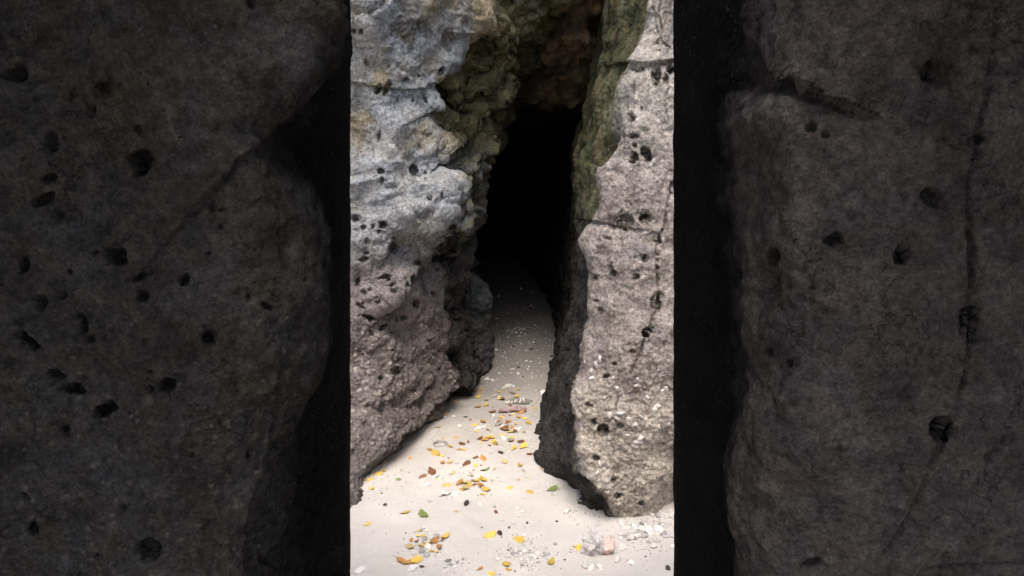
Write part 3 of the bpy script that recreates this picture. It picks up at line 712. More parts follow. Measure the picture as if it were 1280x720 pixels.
def near_right():
    rows = []
    tab = [(-130, 992, 1.26, 925), (-40, 988, 1.26, 920), (0, 985, 1.26, 905), (45, 984, 1.25, 905), (92, 981, 1.25, 902), (108, 970, 1.28, 898), (122, 935, 1.34, 893), (145, 918, 1.36, 890), (185, 928, 1.35, 890), (230, 940, 1.34, 893), (300, 948, 1.33, 897), (350, 957, 1.33, 897), (400, 950, 1.32, 895), (470, 955, 1.32, 900), (530, 935, 1.32, 908), (600, 922, 1.31, 900), (680, 925, 1.31, 905), (760, 925, 1.31, 905), (1000, 925, 1.31, 905), (1500, 925, 1.31, 905)]
    for Y, xe, d, xf in tab:
        fw = 1.17
        r = [(1800, 2.5), (1100, 2.5), (855, 2.3), (842, 2.06), (846, 1.93), ((xf + 846) / 2, 1.75), (xf, d + .28), (xe - (xe - xf) * .35, d + .1), (xe, d), (xe + (1040 - xe) * .5, fw + .03), (1060, fw - .01), (1140, fw - .03), (1220, fw - .02), (1300, fw), (1440, 1.22), (1800, 1.9)]
        rows.append((Y, [(x_, d_ * NS) for x_, d_ in r]))
    def brow(z, f):  # matching added ledge above the view, shades the right rock's front
        return (-400 - z, [(1.7, 1.56, z), (.85, 1.56, z), (.49, 1.53, z), (.43, 1.37, z), (.41, 1.14, z), (.41, .98, z), (.41, .78, z), (.42, .58, z), (.46, f + .1, z), (.56, f + .03, z), (.68, f, z), (.8, f, z), (.92, f, z), (1.05, f, z), (1.3, f, z), (1.7, 1.24, z)])
    rows0 = [brow(2.30, -.1), brow(2.24, -.5), brow(2.14, -.55), brow(2.06, -.3), brow(2.02, .3)]
    rows = [(Y, [tuple(q) for q in np.array(r) * (BK, BK, BK) + (0, 0, CAM_H * (1 - BK))]) for Y, r in rows0] + rows
    us = [.2, .2, .08, .02, .008, .008, .008, .006, .004, .0038, .0038, .0038, .004, .02, .1, .1]
    k = Rock(rows, [q * NS for q in us], 0.0046 * NS, 740)
    P = NQ(k.P)
    edge = sstep(1.2, 2.2, k.u) * (1 - sstep(5.2, 6.6, k.u))
    k.push(NS * ((1 - 0.93 * edge) * (0.045 * fbm(P, 4.0, 4, 501) + 0.010 * fbm(P, 12, 4, 502)) + edge * 0.004 * fbm(P, 9, 3, 504)))
    k.fix()
    k.stroke([(985, 95), (1002, 112), (1030, 124), (1052, 132)], 12, NS * 0.035, -1); k.fix()
    k.push(NS * ((1 - edge) * (0.006 * (0.5 - cells(NQ(k.P), 24, 507)[0]) + 0.008 * fbm(NQ(k.P), 30, 5, 505) + 0.0016 * fbm(NQ(k.P), 110, 2, 506)))); k.fix()
    for pl, wd, dp_ in [([(1251, -20), (1246, 20), (1243, 58), (1238, 90), (1232, 128), (1222, 160), (1220, 190), (1212, 222), (1210, 258), (1214, 300), (1215, 350), (1211, 440), (1206, 470), (1196, 510), (1184, 540), (1168, 575), (1150, 620), (1128, 660), (1106, 692)], 4.5, 0.020),
                    ([(1160, 710), (1210, 706), (1290, 702)], 2.5, 0.010), ([(1078, 155), (1080, 190), (1086, 214)], 2.5, 0.007), ([(1152, 160), (1154, 185), (1148, 196)], 3, 0.008)]:
        k.stroke(pl, wd, NS * dp_)
    k.fix()
    h2 = holes(NQ(k.P), 44, 0.12, 0.05, 0.2, 520) * (1 - edge)
    k.push(NS * (-0.007 * h2)); k.fix()
    k.pits([(1172, 88, 34, 36, 0, .14), (1168, 88, 15, 16), (1088, 108, 30, 34, 10, .14), (1014, 159, 8, 7, 20), (1032, 168, 6, 5), (1195, 165, 24, 22, 0, .12), (1221, 175, 11, 9), (1165, 246, 13, 15), (1131, 318, 13, 15, 30), (1140, 306, 24, 26, 0, .1), (1042, 302, 11, 13, -15), (1032, 284, 12, 14, 0, .2), (965, 320, 11, 12), (1216, 402, 18, 30, 10, .3), (1212, 424, 8, 6), (1177, 537, 17, 17), (1015, 360, 5, 4), (985, 455, 6, 6), (1130, 245, 5, 6, 0, .6), (1010, 195, 30, 24, 0, .07), (1012, 705, 16, 6, -20, .6), (960, 440, 7, 5, 20), (1237, 572, 8, 7, 0, .5), (1128, 590, 6, 5, 0, .5), (1050, 560, 5, 5, 0, .5)], 1.3)
    n = fbm(NQ(k.P), 7, 4, 531); n2 = fbm(NQ(k.P), 20, 3, 532)
    c = mix((0.064, 0.057, 0.054), (0.050, 0.044, 0.045), sstep(-.2, .3, n))
    c = mix(c, (0.068, 0.061, 0.055), sstep(0, .4, n2) * .7)
    c = mix(c, (0.058, 0.050, 0.040), sstep(.1, .4, fbm(NQ(k.P), 5, 3, 533)) * .6)
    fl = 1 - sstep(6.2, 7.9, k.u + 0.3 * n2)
    c = mix(c, (0.005, 0.005, 0.0055), np.where(k.u < 1.0, 0.0, fl))  # shade of the right-hand gap painted black onto the flank
    c = mix(c, (0.010, 0.010, 0.009), sstep(0.1, .8, np.clip(k.pit * 130, 0, 1)) * .6)
    o = k.build('added_dark_rock', M_DARK, c)
    tag(o, 'added dark grey rock close to the viewer, stand-in for the dim right border band, crossed by a long crack', 'rock')
near_right()

# ================================================================== LOOSE THINGS ON THE SAND
def simple(name, rgb, rough=0.8, var=0.25, scale=60, spots=None, spec=0.3):
    m, t, b, N, L = nodes(name)
    co = N('ShaderNodeTexCoord'); oi = N('ShaderNodeObjectInfo')
    n = N('ShaderNodeTexNoise'); n.inputs['Scale'].default_value = scale; n.inputs['Detail'].default_value = 5; L(co.outputs['Object'], n.inputs['Vector'])
    r = N('ShaderNodeValToRGB'); e = r.color_ramp.elements
    lo = spots or tuple(c * (1 - 2 * var) for c in rgb)
    e[0].position, e[0].color = 0.36, (*lo, 1); e[1].position, e[1].color = 0.58, (*rgb, 1)
    L(n.outputs['Fac'], r.inputs[0])
    h = N('ShaderNodeHueSaturation'); L(r.outputs[0], h.inputs['Color'])
    mr = N('ShaderNodeMapRange'); mr.inputs['To Min'].default_value = 0.72; mr.inputs['To Max'].default_value = 1.2; L(oi.outputs['Random'], mr.inputs['Value']); L(mr.outputs[0], h.inputs['Value'])
    L(h.outputs[0], b.inputs['Base Color'])
    b.inputs['Roughness'].default_value = rough; b.inputs['Specular IOR Level'].default_value = spec
    q = N('ShaderNodeBump'); q.inputs['Strength'].default_value = 0.5; q.inputs['Distance'].default_value = 0.003; L(n.outputs['Fac'], q.inputs['Height']); L(q.outputs['Normal'], b.inputs['Normal'])
    return m
LEAFM = {'yellow': simple('yellow_leaf', (0.80, 0.58, 0.15), 0.85, spots=(0.66, 0.38, 0.05), spec=0.12),
         'pale yellow': simple('pale_yellow_leaf', (0.76, 0.62, 0.32), 0.85, spots=(0.55, 0.38, 0.12), spec=0.12),
         'orange': simple('orange_leaf', (0.60, 0.33, 0.10), 0.85, spots=(0.36, 0.16, 0.05), spec=0.12),
         'brown': simple('brown_leaf', (0.30, 0.13, 0.06), 0.65, spots=(0.14, 0.06, 0.035)),
         'green': simple('green_leaf', (0.26, 0.33, 0.10), 0.5, spots=(0.16, 0.20, 0.06)),
         'dark': simple('dark_leaf', (0.085, 0.05, 0.045), 0.7, spots=(0.04, 0.028, 0.028))}
M_CHALK = simple('chalky_coral', (0.76, 0.72, 0.67), 0.95, 0.10, 90, spec=0.15)
M_GREYC = simple('grey_coral', (0.46, 0.435, 0.41), 0.95, 0.2, 90, spec=0.15)
M_SHELLW = simple('white_shell', (0.78, 0.74, 0.69), 0.6, 0.10, 70)
M_PINK = simple('pink_shell', (0.66, 0.42, 0.35), 0.6, 0.12, 30, spots=(0.74, 0.62, 0.56))
M_STONE = simple('dark_pebble', (0.10, 0.09, 0.085), 0.8, 0.2, 80)

def leaf_mesh(seed, kind):
    rg = random.Random(seed)
    ns, nw = 13, 7
    Wd = rg.uniform(0.52, 0.78); fold = rg.uniform(0.05, 0.38); curl = rg.uniform(-0.1, 0.3); tw = rg.uniform(-0.9, 0.9); roll = rg.uniform(0, 0.6)
    V, F = [], []
    for i in range(ns):
        s = -1 + 2 * i / (ns - 1)
        wd = Wd * max(0.0, 1 - abs(s) ** 2.2) ** 0.75 * (1 - 0.22 * s) * 0.5 + 0.002
        for j in range(nw):
            v = -1 + 2 * j / (nw - 1)
            wd *= 1 + 0.10 * math.sin(7 * s + seed * v) + (0.18 * math.sin(15 * s + 3 * seed) if seed % 3 == 0 else 0.04 * math.sin(17 * s)) * abs(v)
            y = v * wd; z = abs(v) * wd * fold - abs(v) ** 3 * wd * roll + curl * 0.35 * s * s + tw * 0.2 * s * y + 0.012 * math.sin(9 * s + seed) * abs(v)
            V.append((s * 0.5 + 0.03 * math.sin(2 * s + seed), y + 0.06 * math.sin(1.5 * s + seed * 2), z))
    for i in range(ns - 1):
        for j in range(nw - 1):
            a = i * nw + j; F.append((a, a + nw, a + nw + 1, a + 1))
    # lower skin, a paper's thickness below
    n0 = len(V)
    V += [(x, y, z - 0.004) for x, y, z in V[:n0]]
    F += [tuple(n0 + q for q in reversed(f)) for f in F[:]]
    mid = nw // 2
    # stalk
    base = V[mid]; k0 = len(V)
    for q in range(4):
        p = (base[0] - 0.09 * q, base[1] + 0.012 * q * q * (1 if seed % 2 else -1), base[2] - 0.004 + 0.004 * q)
        for a in range(4):
            V.append((p[0], p[1] + 0.013 * math.cos(a * math.pi / 2), p[2] + 0.013 * math.sin(a * math.pi / 2)))
    for q in range(3):
        for a in range(4):
            b_ = (a + 1) % 4
            F.append((k0 + q * 4 + a, k0 + q * 4 + b_, k0 + q * 4 + 4 + b_, k0 + q * 4 + 4 + a))
    zmin = min(v[2] for v in V)
    V = [(x, y, z - zmin) for x, y, z in V]
    me = bpy.data.meshes.new('fallen_leaf'); me.from_pydata(V, [], F)
    for p in me.polygons: p.use_smooth = True
    me.materials.append(LEAFM[kind]); return me
LM = {k: [leaf_mesh(11 * i + 3, k) for i in range(6)] for k in LEAFM}

def zone(X, Y):
    if Y < 470: return 'on the cave floor'
    if Y < 564 and X >= 585: return 'by the pink coral in the passage'
    if Y < 530 and X < 585: return 'at the inner corner of the left rock'
    if X < 484 and 580 < Y < 660: return 'along the foot of the left rock'
    if 496 < X < 562 and Y > 664: return 'in the front left clump'
    if 566 < X < 612 and 588 < Y < 620: return 'in the clump mid sand'
    if X > 700: return 'beside the white and pink coral lumps'
    if Y > 664: return 'around the middle grit patch in front'
    if Y >= 620: return 'on bare sand between the clumps'
    if X >= 618: return 'on open sand toward the right rock'
    if X < 562: return 'on open sand left of the middle clump'
    return 'just behind the middle clump'
def place(me, name, X, Y, size, rz, tilt=(0, 0), sink=0.0, sc=(1, 1, 1)):
    x, y, z, t = on_ground(X, Y)
    o = bpy.data.objects.new(name, me); COL.objects.link(o)
    s = size * t / FOC
    o.scale = (s * sc[0], s * sc[1], s * sc[2]); o.location = (x, y, z + 0.001 - sink * s)
    o.rotation_euler = Euler((tilt[0], tilt[1], rz))
    return o
LEAVES = """485,577,y,8;512,573,o,6;545,567,y,12;537,563,o,8;551,570,y,8;561,578,p,10;583,580,b,12;540,590,b,14;528,596,b,10;497,599,g,11;473,593,y,10;479,589,y,7;462,600,y,9;465,611,y,8;481,631,d,8;506,641,y,12;529,643,g,17;559,607,y,11;459,655,y,11
504,702,o,22;521,701,y,14;512,685,p,13;543,677,o,14;549,685,o,11;540,688,y,10;557,672,y,11;583,630,d,9;527,709,d,6;515,703,o,10
574,605,o,12;604,600,y,12;597,600,y,10;584,604,p,12;582,611,p,11;591,594,b,11;588,607,y,9;607,613,y,11;636,610,y,12;662,615,y,11;690,612,g,14;600,606,o,9;578,612,y,8;593,602,o,9
604,573,o,10;607,587,g,11;617,586,y,9;650,581,y,10;631,577,p,9;595,582,y,7;562,577,p,8;662,568,b,10;626,566,d,9;654,559,y,12;651,553,b,9;642,561,y,10;580,562,y,8;571,548,o,9;547,534,y,8;544,567,y,9;563,558,y,9
611,548,y,15;606,551,o,10;600,549,b,8;617,552,y,9;604,528,o,9;592,532,y,9;635,529,b,10;631,538,o,11;628,545,y,8;661,529,y,9;648,522,o,7;638,541,y,8;641,535,o,8;598,509,o,9;608,507,y,8;598,497,y,7;595,490,o,7;641,492,o,8;668,510,y,8;628,500,b,8;577,503,y,8;557,511,y,8;558,518,y,8;567,503,y,7;647,487,y,6;655,540,y,6;612,557,o,6;640,548,y,6;583,521,d,7;686,501,b,6;624,491,y,5
613,669,y,14;625,667,d,9;648,675,y,17;689,702,y,14;633,706,y,14;614,717,y,10;600,711,o,9;724,685,y,12;719,683,p,8;636,712,o,8;571,640,p,6;648,600,p,6;620,640,b,7;660,598,p,5;676,585,y,5;567,590,y,6;545,600,p,6"""
r1 = random.Random(21)
for cx, cy, sx, sy, n_ in ((611, 549, 11, 5, 9), (635, 531, 10, 7, 11), (590, 604, 12, 7, 12), (538, 684, 14, 9, 10), (640, 505, 16, 8, 8), (600, 575, 40, 22, 14), (620, 520, 30, 22, 12)):
    for q in range(n_):
        LEAVES += ';%.1f,%.1f,%s,%.1f' % (r1.gauss(cx, sx), r1.gauss(cy, sy), r1.choice('yyyoopbb'), r1.choice([4, 5, 6, 7, 9]) * (1.2 if cy > 650 else 1))
KN = {'y': 'yellow', 'p': 'pale yellow', 'o': 'orange', 'b': 'brown', 'g': 'green', 'd': 'dark'}
rg = random.Random(5)
made = []
for i, it in enumerate(LEAVES.replace('\n', ';').split(';')):
    X, Y, k, sz = it.split(','); X, Y, sz = float(X), float(Y), float(sz); k = KN[k]
    o = place(LM[k][rg.randrange(6)], 'fallen_leaf', X, Y, sz * rg.uniform(1.05, 1.25), rg.uniform(0, 6.28), (rg.uniform(-.3, .3), rg.uniform(-.25, .25)), rg.choice([0.0, 0.0, 0.04, 0.08]))
    zo = zone(X, Y)
    if zo in ('in the front left clump', 'in the clump mid sand', 'by the pink coral in the passage'): o.location.z += rg.uniform(0.0, 0.010)
    made.append((o, k, zo, sz))
from collections import defaultdict
byk = defaultdict(list)
for m_ in made: byk[(m_[1], m_[2])].append(m_)
for (k, zo), L_ in byk.items():
    L_.sort(key=lambda q: -q[3])
    for n_, q in enumerate(L_):
        if len(L_) == 1: lab, g = f'{k} fallen leaf lying {zo}', None
        elif n_ == 0 and q[3] > L_[1][3] + 1.5: lab, g = f'largest {k} fallen leaf lying {zo}', None
        else: lab, g = f'small {k} fallen leaf, one of several {zo}', f'{k} leaves {zo}'
        tag(q[0], lab, 'leaf', g)

def blob_mesh(name, seed, mat, flat=0.6, amp=0.35, freq=1.6, sub=2, rough=0.12):
    bm = bmesh.new(); bmesh.ops.create_icosphere(bm, subdivisions=sub, radius=0.5)
    V = np.array([v.co[:] for v in bm.verts])
    Q = V + seed * 3.7
    f1, f2, vv = cells(Q, freq * 1.5, seed)
    V = V * (1 + amp * fbm(Q, freq, 3, seed) + rough * vnoise(Q, freq * 4, seed + 5) + amp * 0.4 * (0.5 - f1))[:, None]
    V = V * np.array([1.0, 0.75, flat])
    for v, c in zip(bm.verts, V): v.co = c
    me = bpy.data.meshes.new(name); bm.to_mesh(me); bm.free()
    for p in me.polygons: p.use_smooth = sub > 3
    me.materials.append(mat); return me
FR = [blob_mesh('coral_fragment', 40 + i, M_CHALK, rg.uniform(0.35, 0.75), 0.95, 1.5, rough=0.3) for i in range(7)]
FG = [blob_mesh('coral_fragment', 60 + i, M_GREYC, rg.uniform(0.35, 0.75), 0.95, 1.5, rough=0.3) for i in range(5)]
FD = [blob_mesh('pebble', 80 + i, M_STONE, 0.6, 0.3, 1.5) for i in range(3)]
def curved_chip(seed, mat):
    """a broken shell: a thin bowl with a ragged rim"""
    V, F = [], []; na, nr = 18, 5; r0 = random.Random(seed)
    for side in (0, 1):
        for i in range(nr + 1):
            for a in range(na):
                th = 2 * math.pi * a / na
                rr = (i / nr) * 0.5 * (1 + 0.22 * math.sin(2 * th + seed) + 0.10 * math.sin(5 * th + seed * 2)) 
                z = 0.28 - 1.0 * rr * rr + 0.012 * math.cos(9 * th) * i / nr - 0.05 * side
                V.append((rr * math.cos(th), 0.72 * rr * math.sin(th), z))
    n1 = (nr + 1) * na
    for side in (0, 1):
        for i in range(nr):
            for a in range(na):
                q = [side * n1 + i * na + a, side * n1 + i * na + (a + 1) % na, side * n1 + (i + 1) * na + (a + 1) % na, side * n1 + (i + 1) * na + a]
                F.append(tuple(q if side else q[::-1]))
    for a in range(na):
        F.append((nr * na + a, nr * na + (a + 1) % na, n1 + nr * na + (a + 1) % na, n1 + nr * na + a))
    me = bpy.data.meshes.new('shell'); me.from_pydata(V, [], F)
    for p in me.polygons: p.use_smooth = True
    me.materials.append(mat); return me
CH = [curved_chip(i, M_SHELLW) for i in range(4)]

frs = []
def frag(X, Y, sz, kind=None, tall=None, lift=0.0):
    kind = kind or rg.choice(['w', 'w', 'w', 'g'])
    me = rg.choice({'w': FR, 'g': FG, 'd': FD, 's': CH}[kind])
    nm = {'w': 'coral_fragment', 'g': 'coral_fragment', 'd': 'pebble', 's': 'shell'}[kind]
    o = place(me, nm, X, Y, sz, rg.uniform(0, 6.28), (rg.uniform(-.3, .3), rg.uniform(-.3, .3)), -0.08 if kind != 's' else 0.0)
    o.location.z += lift
    frs.append((o, kind, sz, X, Y))
for n_ in range(62):                       # scatter along the right rock's foot
    u, v_ = rg.random(), rg.random()
    X = 772 + 70 * u; Y = 650 + 34 * v_ - 12 * u + rg.gauss(0, 5)
    if Y < 641 - 10 * max(0, u - .4): Y += 16
    frag(X, Y, rg.choice([5, 6, 7, 8, 9, 11, 13]))
for X, Y, z_ in [(812, 655, 15), (823, 664, 15), (802, 662, 14), (777, 686, 13), (771, 700, 13), (731, 707, 12), (739, 711, 13), (752, 711, 11), (745, 706, 9), (817, 684, 9), (789, 704, 9), (776, 652, 8), (834, 657, 11), (828, 645, 10), (747, 657, 7), (707, 640, 9), (711, 638, 6), (722, 656, 5), (714, 690, 6), (715, 686, 5), (768, 690, 9), (781, 668, 8)]:
    frag(X, Y, z_, 'w')
for n_ in range(46):                       # grit patch in front, middle
    X = 657 + rg.gauss(0, 15); Y = 694 + rg.gauss(0, 15)
    if X > 600 and Y < 719: frag(X, Y, rg.choice([3, 4, 5, 6, 7]), rg.choice(['w', 'g', 'w', 'w']))
for X, Y, z_, k_ in [(647, 636, 5, 'w'), (653, 640, 5, 'w'), (648, 645, 4, 'w'), (626, 651, 7, 'w'), (655, 623, 7, 's'), (618, 634, 5, 'g'), (600, 630, 8, 's'), (636, 660, 4, 'd'), (659, 654, 4, 'd'), (650, 690, 6, 'g'), (641, 692, 6, 'g'), (663, 696, 6, 'g'), (680, 692, 5, 'g'), (676, 704, 5, 'g'), (560, 701, 8, 'g'), (562, 706, 6, 'g'), (568, 709, 5, 'w'), (556, 709, 6, 'w'), (572, 704, 5, 'g'), (579, 699, 4, 'g'), (452, 713, 16, 's'), (457, 711, 8, 's'), (516, 711, 14, 'w'),
                     (525, 680, 11, 'w'), (531, 674, 9, 'g'), (539, 672, 10, 'w'), (545, 671, 9, 'g'), (535, 684, 11, 'w'), (528, 690, 10, 'g'), (522, 686, 8, 'w'), (518, 693, 9, 'w'), (533, 694, 9, 'g'), (550, 676, 8, 'w'), (549, 690, 7, 'w'), (529, 660, 6, 'w'), (533, 663, 5, 'w'), (526, 663, 5, 'g'), (514, 627, 5, 'w'), (537, 627, 6, 'w'), (477, 617, 3, 'd'), (555, 618, 17, 's'), (569, 618, 13, 's'), (562, 622, 8, 'w'), (528, 606, 8, 'w'), (534, 606, 7, 'w'), (522, 608, 6, 'w'), (576, 583, 8, 's'), (545, 596, 9, 's'), (550, 598, 6, 'w'),
                     (629, 548, 12, 's'), (636, 550, 6, 'g'), (600, 535, 10, 's'), (595, 537, 6, 'w'), (606, 534, 6, 'w'), (624, 531, 10, 'g'), (629, 534, 6, 'w'), (644, 538, 12, 's'), (650, 536, 7, 'w'), (663, 559, 7, 's'), (617, 519, 8, 's'), (615, 523, 5, 'w'), (564, 513, 6, 's'), (567, 521, 7, 's'), (574, 533, 9, 's'), (556, 522, 5, 'w'), (619, 495, 6, 'w'), (679, 491, 14, 's'), (635, 482, 8, 'w'), (630, 485, 7, 's'), (642, 484, 7, 'w'), (656, 547, 5, 'w'), (588, 594, 5, 'w'), (622, 597, 4, 'w'), (627, 602, 4, 'w'), (612, 576, 4, 'w'), (646, 588, 4, 'w'), (643, 607, 4, 'w'), (655, 590, 4, 'g'), (664, 600, 4, 'w'), (592, 573, 3, 'd'), (585, 492, 4, 'd'), (621, 556, 4, 'd'), (835, 711, 9, 'd'), (577, 560, 4, 'w'), (636, 565, 4, 'w'), (663, 640, 4, 'w'), (670, 630, 3, 'w'), (690, 618, 5, 'w'), (696, 652, 4, 'd'), (602, 660, 3, 'd'), (706, 700, 3, 'd')]:
    frag(X, Y, z_, k_)
for n_ in range(130):                      # pieces strewn over the cave floor
    Y = 345 + 130 * math.sqrt(rg.random()) ; X = 645 + rg.gauss(0, 26) + (Y - 400) * -0.10
    lo, hi = 592 + max(0, 40 - (Y - 345)) * .6, 705 - max(0, 400 - Y) * .7
    if Y > 350 and lo + 22 * (Y < 452) < X < hi: frag(X, Y, rg.choice([1.6, 2, 2, 2.6, 3.2, 4.5]), rg.choice(['w', 'w', 'g', 'd', 's']))
for X, Y, z_, k_ in [(608, 474, 8, 's'), (616, 476, 6, 'w'), (633, 483, 8, 's'), (640, 462, 6, 'w'), (648, 468, 5, 'w'), (664, 437, 5, 'd'), (690, 446, 5, 'd'), (690, 449, 5, 's'), (660, 462, 4, 'w')]:
    frag(X, Y, z_, k_)
def fzone(X, Y):
    if Y < 490: return 'on the dim cave floor'
    if X > 700: return "in the scatter at the right rock's foot"
    if X > 600 and Y > 655: return 'in the middle grit patch in front'
    if Y > 650: return 'in the front left clump'
    if Y < 564: return 'in the passage by the pink coral'
    return 'on the open sand in mid passage'
bz = defaultdict(list)
KW = {'w': ('whitish', 'coral fragment'), 'g': ('grey', 'coral fragment'), 'd': ('dark', 'pebble'), 's': ('white', 'shell')}
for q in frs: bz[(q[1], fzone(q[3], q[4]))].append(q)
for (k_, zo), L_ in bz.items():
    L_.sort(key=lambda q: -q[2]); col, cat = KW[k_]
    for n_, q in enumerate(L_):
        if len(L_) == 1: lab, g = f'single {col} {cat} {zo}', None
        elif n_ == 0 and q[2] > L_[1][2] + 0.5: lab, g = f'largest {col} {cat} {zo}', None
        else: lab, g = f'small {col} {cat}, one of many {zo}', f'{col} {cat}s {zo}'
        tag(q[0], lab, cat, g)

# fine shell grit sprinkled on the sand (uncountable)
def grit():
    r0 = np.random.RandomState(3)
    base = np.array([[1, 0, 0], [-1, 0, 0], [0, 1, 0], [0, -1, 0], [0, 0, 1], [0, 0, -1]], float)
    fc = [(0, 2, 4), (2, 1, 4), (1, 3, 4), (3, 0, 4), (2, 0, 5), (1, 2, 5), (3, 1, 5), (0, 3, 5)]
    pts = []
    for q in range(2600):
        y = 2.1 + 5.4 * r0.rand() ** 0.8
        pts.append((r0.uniform(-0.85, 0.85), y, r0.uniform(0.0012, 0.0045) * (1.0 if y < 4.4 else 1.9)))
    for cx, cy, sx, sy, n in ((657, 694, 22, 17, 420), (806, 664, 30, 16, 520), (532, 684, 18, 12, 160), (590, 605, 20, 9, 120), (630, 535, 26, 14, 200), (564, 706, 10, 6, 70), (535, 545, 16, 9, 110), (478, 596, 14, 12, 110), (698, 606, 9, 9, 80), (735, 640, 18, 5, 120), (690, 560, 8, 20, 60)):
        for q in range(n):
            X, Y = r0.normal(cx, sx), r0.normal(cy, sy)
            if Y > 718 or Y < 480: continue
            x, y, z, t = on_ground(X, Y); pts.append((x, y, r0.uniform(0.002, 0.006)))
    pts = np.array(pts); zz = ground_z(pts[:, 0], pts[:, 1])
    V, F, MI = [], [], []
    for i, (x, y, s) in enumerate(pts):
        rot = np.linalg.qr(r0.randn(3, 3))[0]
        b = (base * s * r0.uniform(0.5, 1.2, (6, 3))) @ rot
        V.append(b + np.array([x, y, zz[i] + 0.3 * s])); F += [tuple(6 * i + a for a in f) for f in fc]; MI += [0 if r0.rand() < 0.66 else (1 if r0.rand() < 0.9 else 2)] * 8
    me = bpy.data.meshes.new('shell_grit'); me.from_pydata(np.concatenate(V).tolist(), [], F)
    for m_ in (M_CHALK, M_GREYC, M_STONE): me.materials.append(m_)
    me.polygons.foreach_set('material_index', MI)
    o = bpy.data.objects.new('shell_grit', me); COL.objects.link(o)
    tag(o, 'fine pale shell grit sprinkled over the sand', 'grit', kind='stuff')
grit()

# ---- single larger finds
def big_blob(name, X, Y, px, mat, flat, amp, seed, label, cat, freq=2.0, sub=5, sink=-0.15, rz=0.0, sc=(1, 1, 1)):
    me = blob_mesh(name, seed, mat, flat, amp, freq, sub, 0.07)
    o = place(me, name, X, Y, px, rz, (0, 0), sink, sc); tag(o, label, cat); return o
M_LUMP = simple('white_coral', (0.74, 0.71, 0.67), 0.9, 0.3, 26, spots=(0.38, 0.35, 0.35), spec=0.15)
big_blob('coral_lump', 741, 690, 29, M_LUMP, 0.95, 0.8, 7, 'lumpy white and grey coral lump on the sand before the right rock', 'coral lump', 2.4, sink=-0.3, sc=(0.9, 1, 1.1))
big_blob('pink_shell', 760, 689, 25, M_PINK, 0.8, 0.7, 12, 'pinkish rounded shell lump resting against the white coral lump', 'shell lump', 1.5, sink=-0.25, rz=1.3, sc=(1, .8, 1))
def coral_branch():
    rings, V, F = 26, [], []; r0 = random.Random(4)
    for i in range(rings):
        s = i / (rings - 1); rad = (0.06 + 0.04 * s + 0.022 * math.sin(11 * s) + 0.015 * math.sin(29 * s + 1)) * (1 - 0.5 * abs(2 * s - 1) ** 4) * (0.15 if i in (0, rings - 1) else 1)
        for a in range(10):
            th = 2 * math.pi * a / 10
            k = 1 + r0.uniform(-.26, .26)
            V.append((s - 0.5, 0.05 * math.sin(3 * s) + 0.025 * math.sin(14 * s) + rad * k * math.cos(th), 0.1 + rad * 0.85 * k * math.sin(th)))
    for i in range(rings - 1):
        for a in range(10): F.append((i * 10 + a, i * 10 + (a + 1) % 10, i * 10 + 10 + (a + 1) % 10, i * 10 + 10 + a))
    F.append(tuple(range(10))); F.append(tuple(range((rings - 1) * 10, rings * 10))[::-1])
    me = bpy.data.meshes.new('coral_branch'); me.from_pydata(V, [], F)
    for p in me.polygons: p.use_smooth = True
    me.materials.append(simple('pink_coral', (0.50, 0.37, 0.355), 0.85, 0.2, 9, spots=(0.34, 0.20, 0.20)))
    o = place(me, 'coral_branch', 641, 516, 38, 0.16); tag(o, 'pinkish branch of dead coral lying across the passage sand', 'coral branch')
coral_branch()
def ribbed():
    bm = bmesh.new()
    for i in range(9):
        s = i / 8 - 0.5
        h = 0.115 * (1 - 2.2 * s * s) * random.uniform(.7, 1.15)
        q = bmesh.ops.create_icosphere(bm, subdivisions=2, radius=1.0)['verts']
        bmesh.ops.transform(bm, verts=q, matrix=Matrix.Translation((s, 0.05 * math.sin(5 * s), h * 0.75)) @ Matrix.Rotation(0.35 * s + random.uniform(-.2, .5), 4, 'Y') @ Matrix.Rotation(random.uniform(-.5, .4), 4, 'Z') @ Matrix.Diagonal((random.uniform(.04, .06), 0.19, h, 1)))
    q = bmesh.ops.create_icosphere(bm, subdivisions=3, radius=1.0)['verts']
    bmesh.ops.transform(bm, verts=q, matrix=Matrix.Translation((0, 0, 0.06)) @ Matrix.Diagonal((0.52, 0.17, 0.115, 1)))
    core = set(q)
    me = bpy.data.meshes.new('ribbed_coral')
    for f in bm.faces: f.smooth = True; f.material_index = 1 if f.verts[0] in core else 0
    bm.to_mesh(me); bm.free()
    me.materials.append(M_CHALK); me.materials.append(simple('dark_coral_core', (0.27, 0.25, 0.225), 0.9))
    o = place(me, 'ribbed_coral', 650, 504, 34, -0.1); tag(o, 'pale ribbed piece of coral with dark gaps behind the pink branch', 'coral piece')
ribbed()
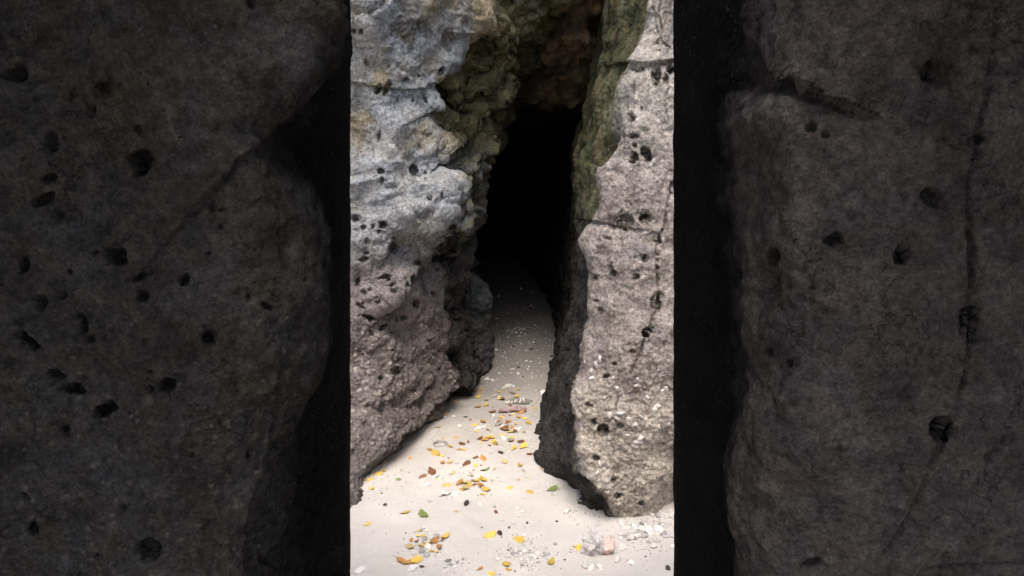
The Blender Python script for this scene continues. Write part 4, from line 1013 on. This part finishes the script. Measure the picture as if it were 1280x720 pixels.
def ring_shell():
    V, F = [], []; na, nb = 28, 8
    for a in range(na):
        th = 2 * math.pi * a / na
        for b in range(nb):
            ph = 2 * math.pi * b / nb; r = 0.055 * (1 + 0.35 * math.sin(3 * th + 1))
            V.append(((0.42 + r * math.cos(ph)) * math.cos(th), (0.34 + r * math.cos(ph)) * math.sin(th), 0.07 + r * math.sin(ph) + 0.05 * math.sin(th)))
    for a in range(na):
        for b in range(nb): F.append((a * nb + b, ((a + 1) % na) * nb + b, ((a + 1) % na) * nb + (b + 1) % nb, a * nb + (b + 1) % nb))
    me = bpy.data.meshes.new('ring_shell'); me.from_pydata(V, [], F)
    for p in me.polygons: p.use_smooth = True
    me.materials.append(M_GREYC)
    o = place(me, 'ring_shell', 550, 556, 20, 0.2); tag(o, 'thin grey ring of broken shell lying on sand near the left rock', 'shell ring')
ring_shell()

# ---- oysters and barnacles growing on the right rock (parts of it)
bpy.context.view_layer.update()
bvh = BVHTree.FromObject(ROCK_R, bpy.context.evaluated_depsgraph_get())
M_OYSTER = simple('weathered_oyster', (0.74, 0.70, 0.65), 0.95, 0.2, 60, spots=(0.46, 0.42, 0.39), spec=0.1)
def recoat(me):
    m2 = me.copy(); m2.materials.clear(); m2.materials.append(M_OYSTER); return m2
OYM = [recoat(m_) for m_ in CH + FR[:4]]
OY = [(792, 530, 10), (796, 553, 13), (800, 549, 12), (793, 556, 10), (818, 514, 12), (821, 508, 9), (776, 516, 11), (772, 523, 8), (832, 486, 10), (827, 489, 7), (795, 482, 6), (797, 474, 5), (771, 484, 7), (767, 472, 6), (750, 448, 9), (745, 455, 8), (739, 463, 8), (784, 544, 7), (750, 580, 8), (755, 586, 7), (747, 590, 6), (762, 518, 7), (755, 497, 6), (740, 472, 7), (731, 452, 6), (800, 520, 7), (838, 540, 8), (836, 530, 6), (760, 556, 5), (780, 505, 5), (809, 496, 5), (786, 523, 6), (805, 540, 5)]
for i, (X, Y, s) in enumerate(OY):
    org = Vector((0, 0, CAM_H)); dr = (Vector(world(X, Y, 3.0)) - org).normalized()
    hit, nrm, _, dist = bvh.ray_cast(org, dr)
    if hit is None: continue
    o = bpy.data.objects.new('oyster_shell', OYM[i % 4] if i % 4 else OYM[4 + i % 4]); COL.objects.link(o)
    q = (nrm * 0.5 - dr * 0.5).normalized().to_track_quat('Z', 'Y')
    o.rotation_mode = 'QUATERNION'; o.rotation_quaternion = q @ Euler((rg.uniform(-.5, .5), rg.uniform(-.5, .5), rg.uniform(0, 6.28))).to_quaternion()
    k = s * 1.0 * dist / FOC; o.scale = (k, k * rg.uniform(.7, 1.1), k * 1.1); o.location = hit - nrm * 0.05 * k
    o.parent = ROCK_R
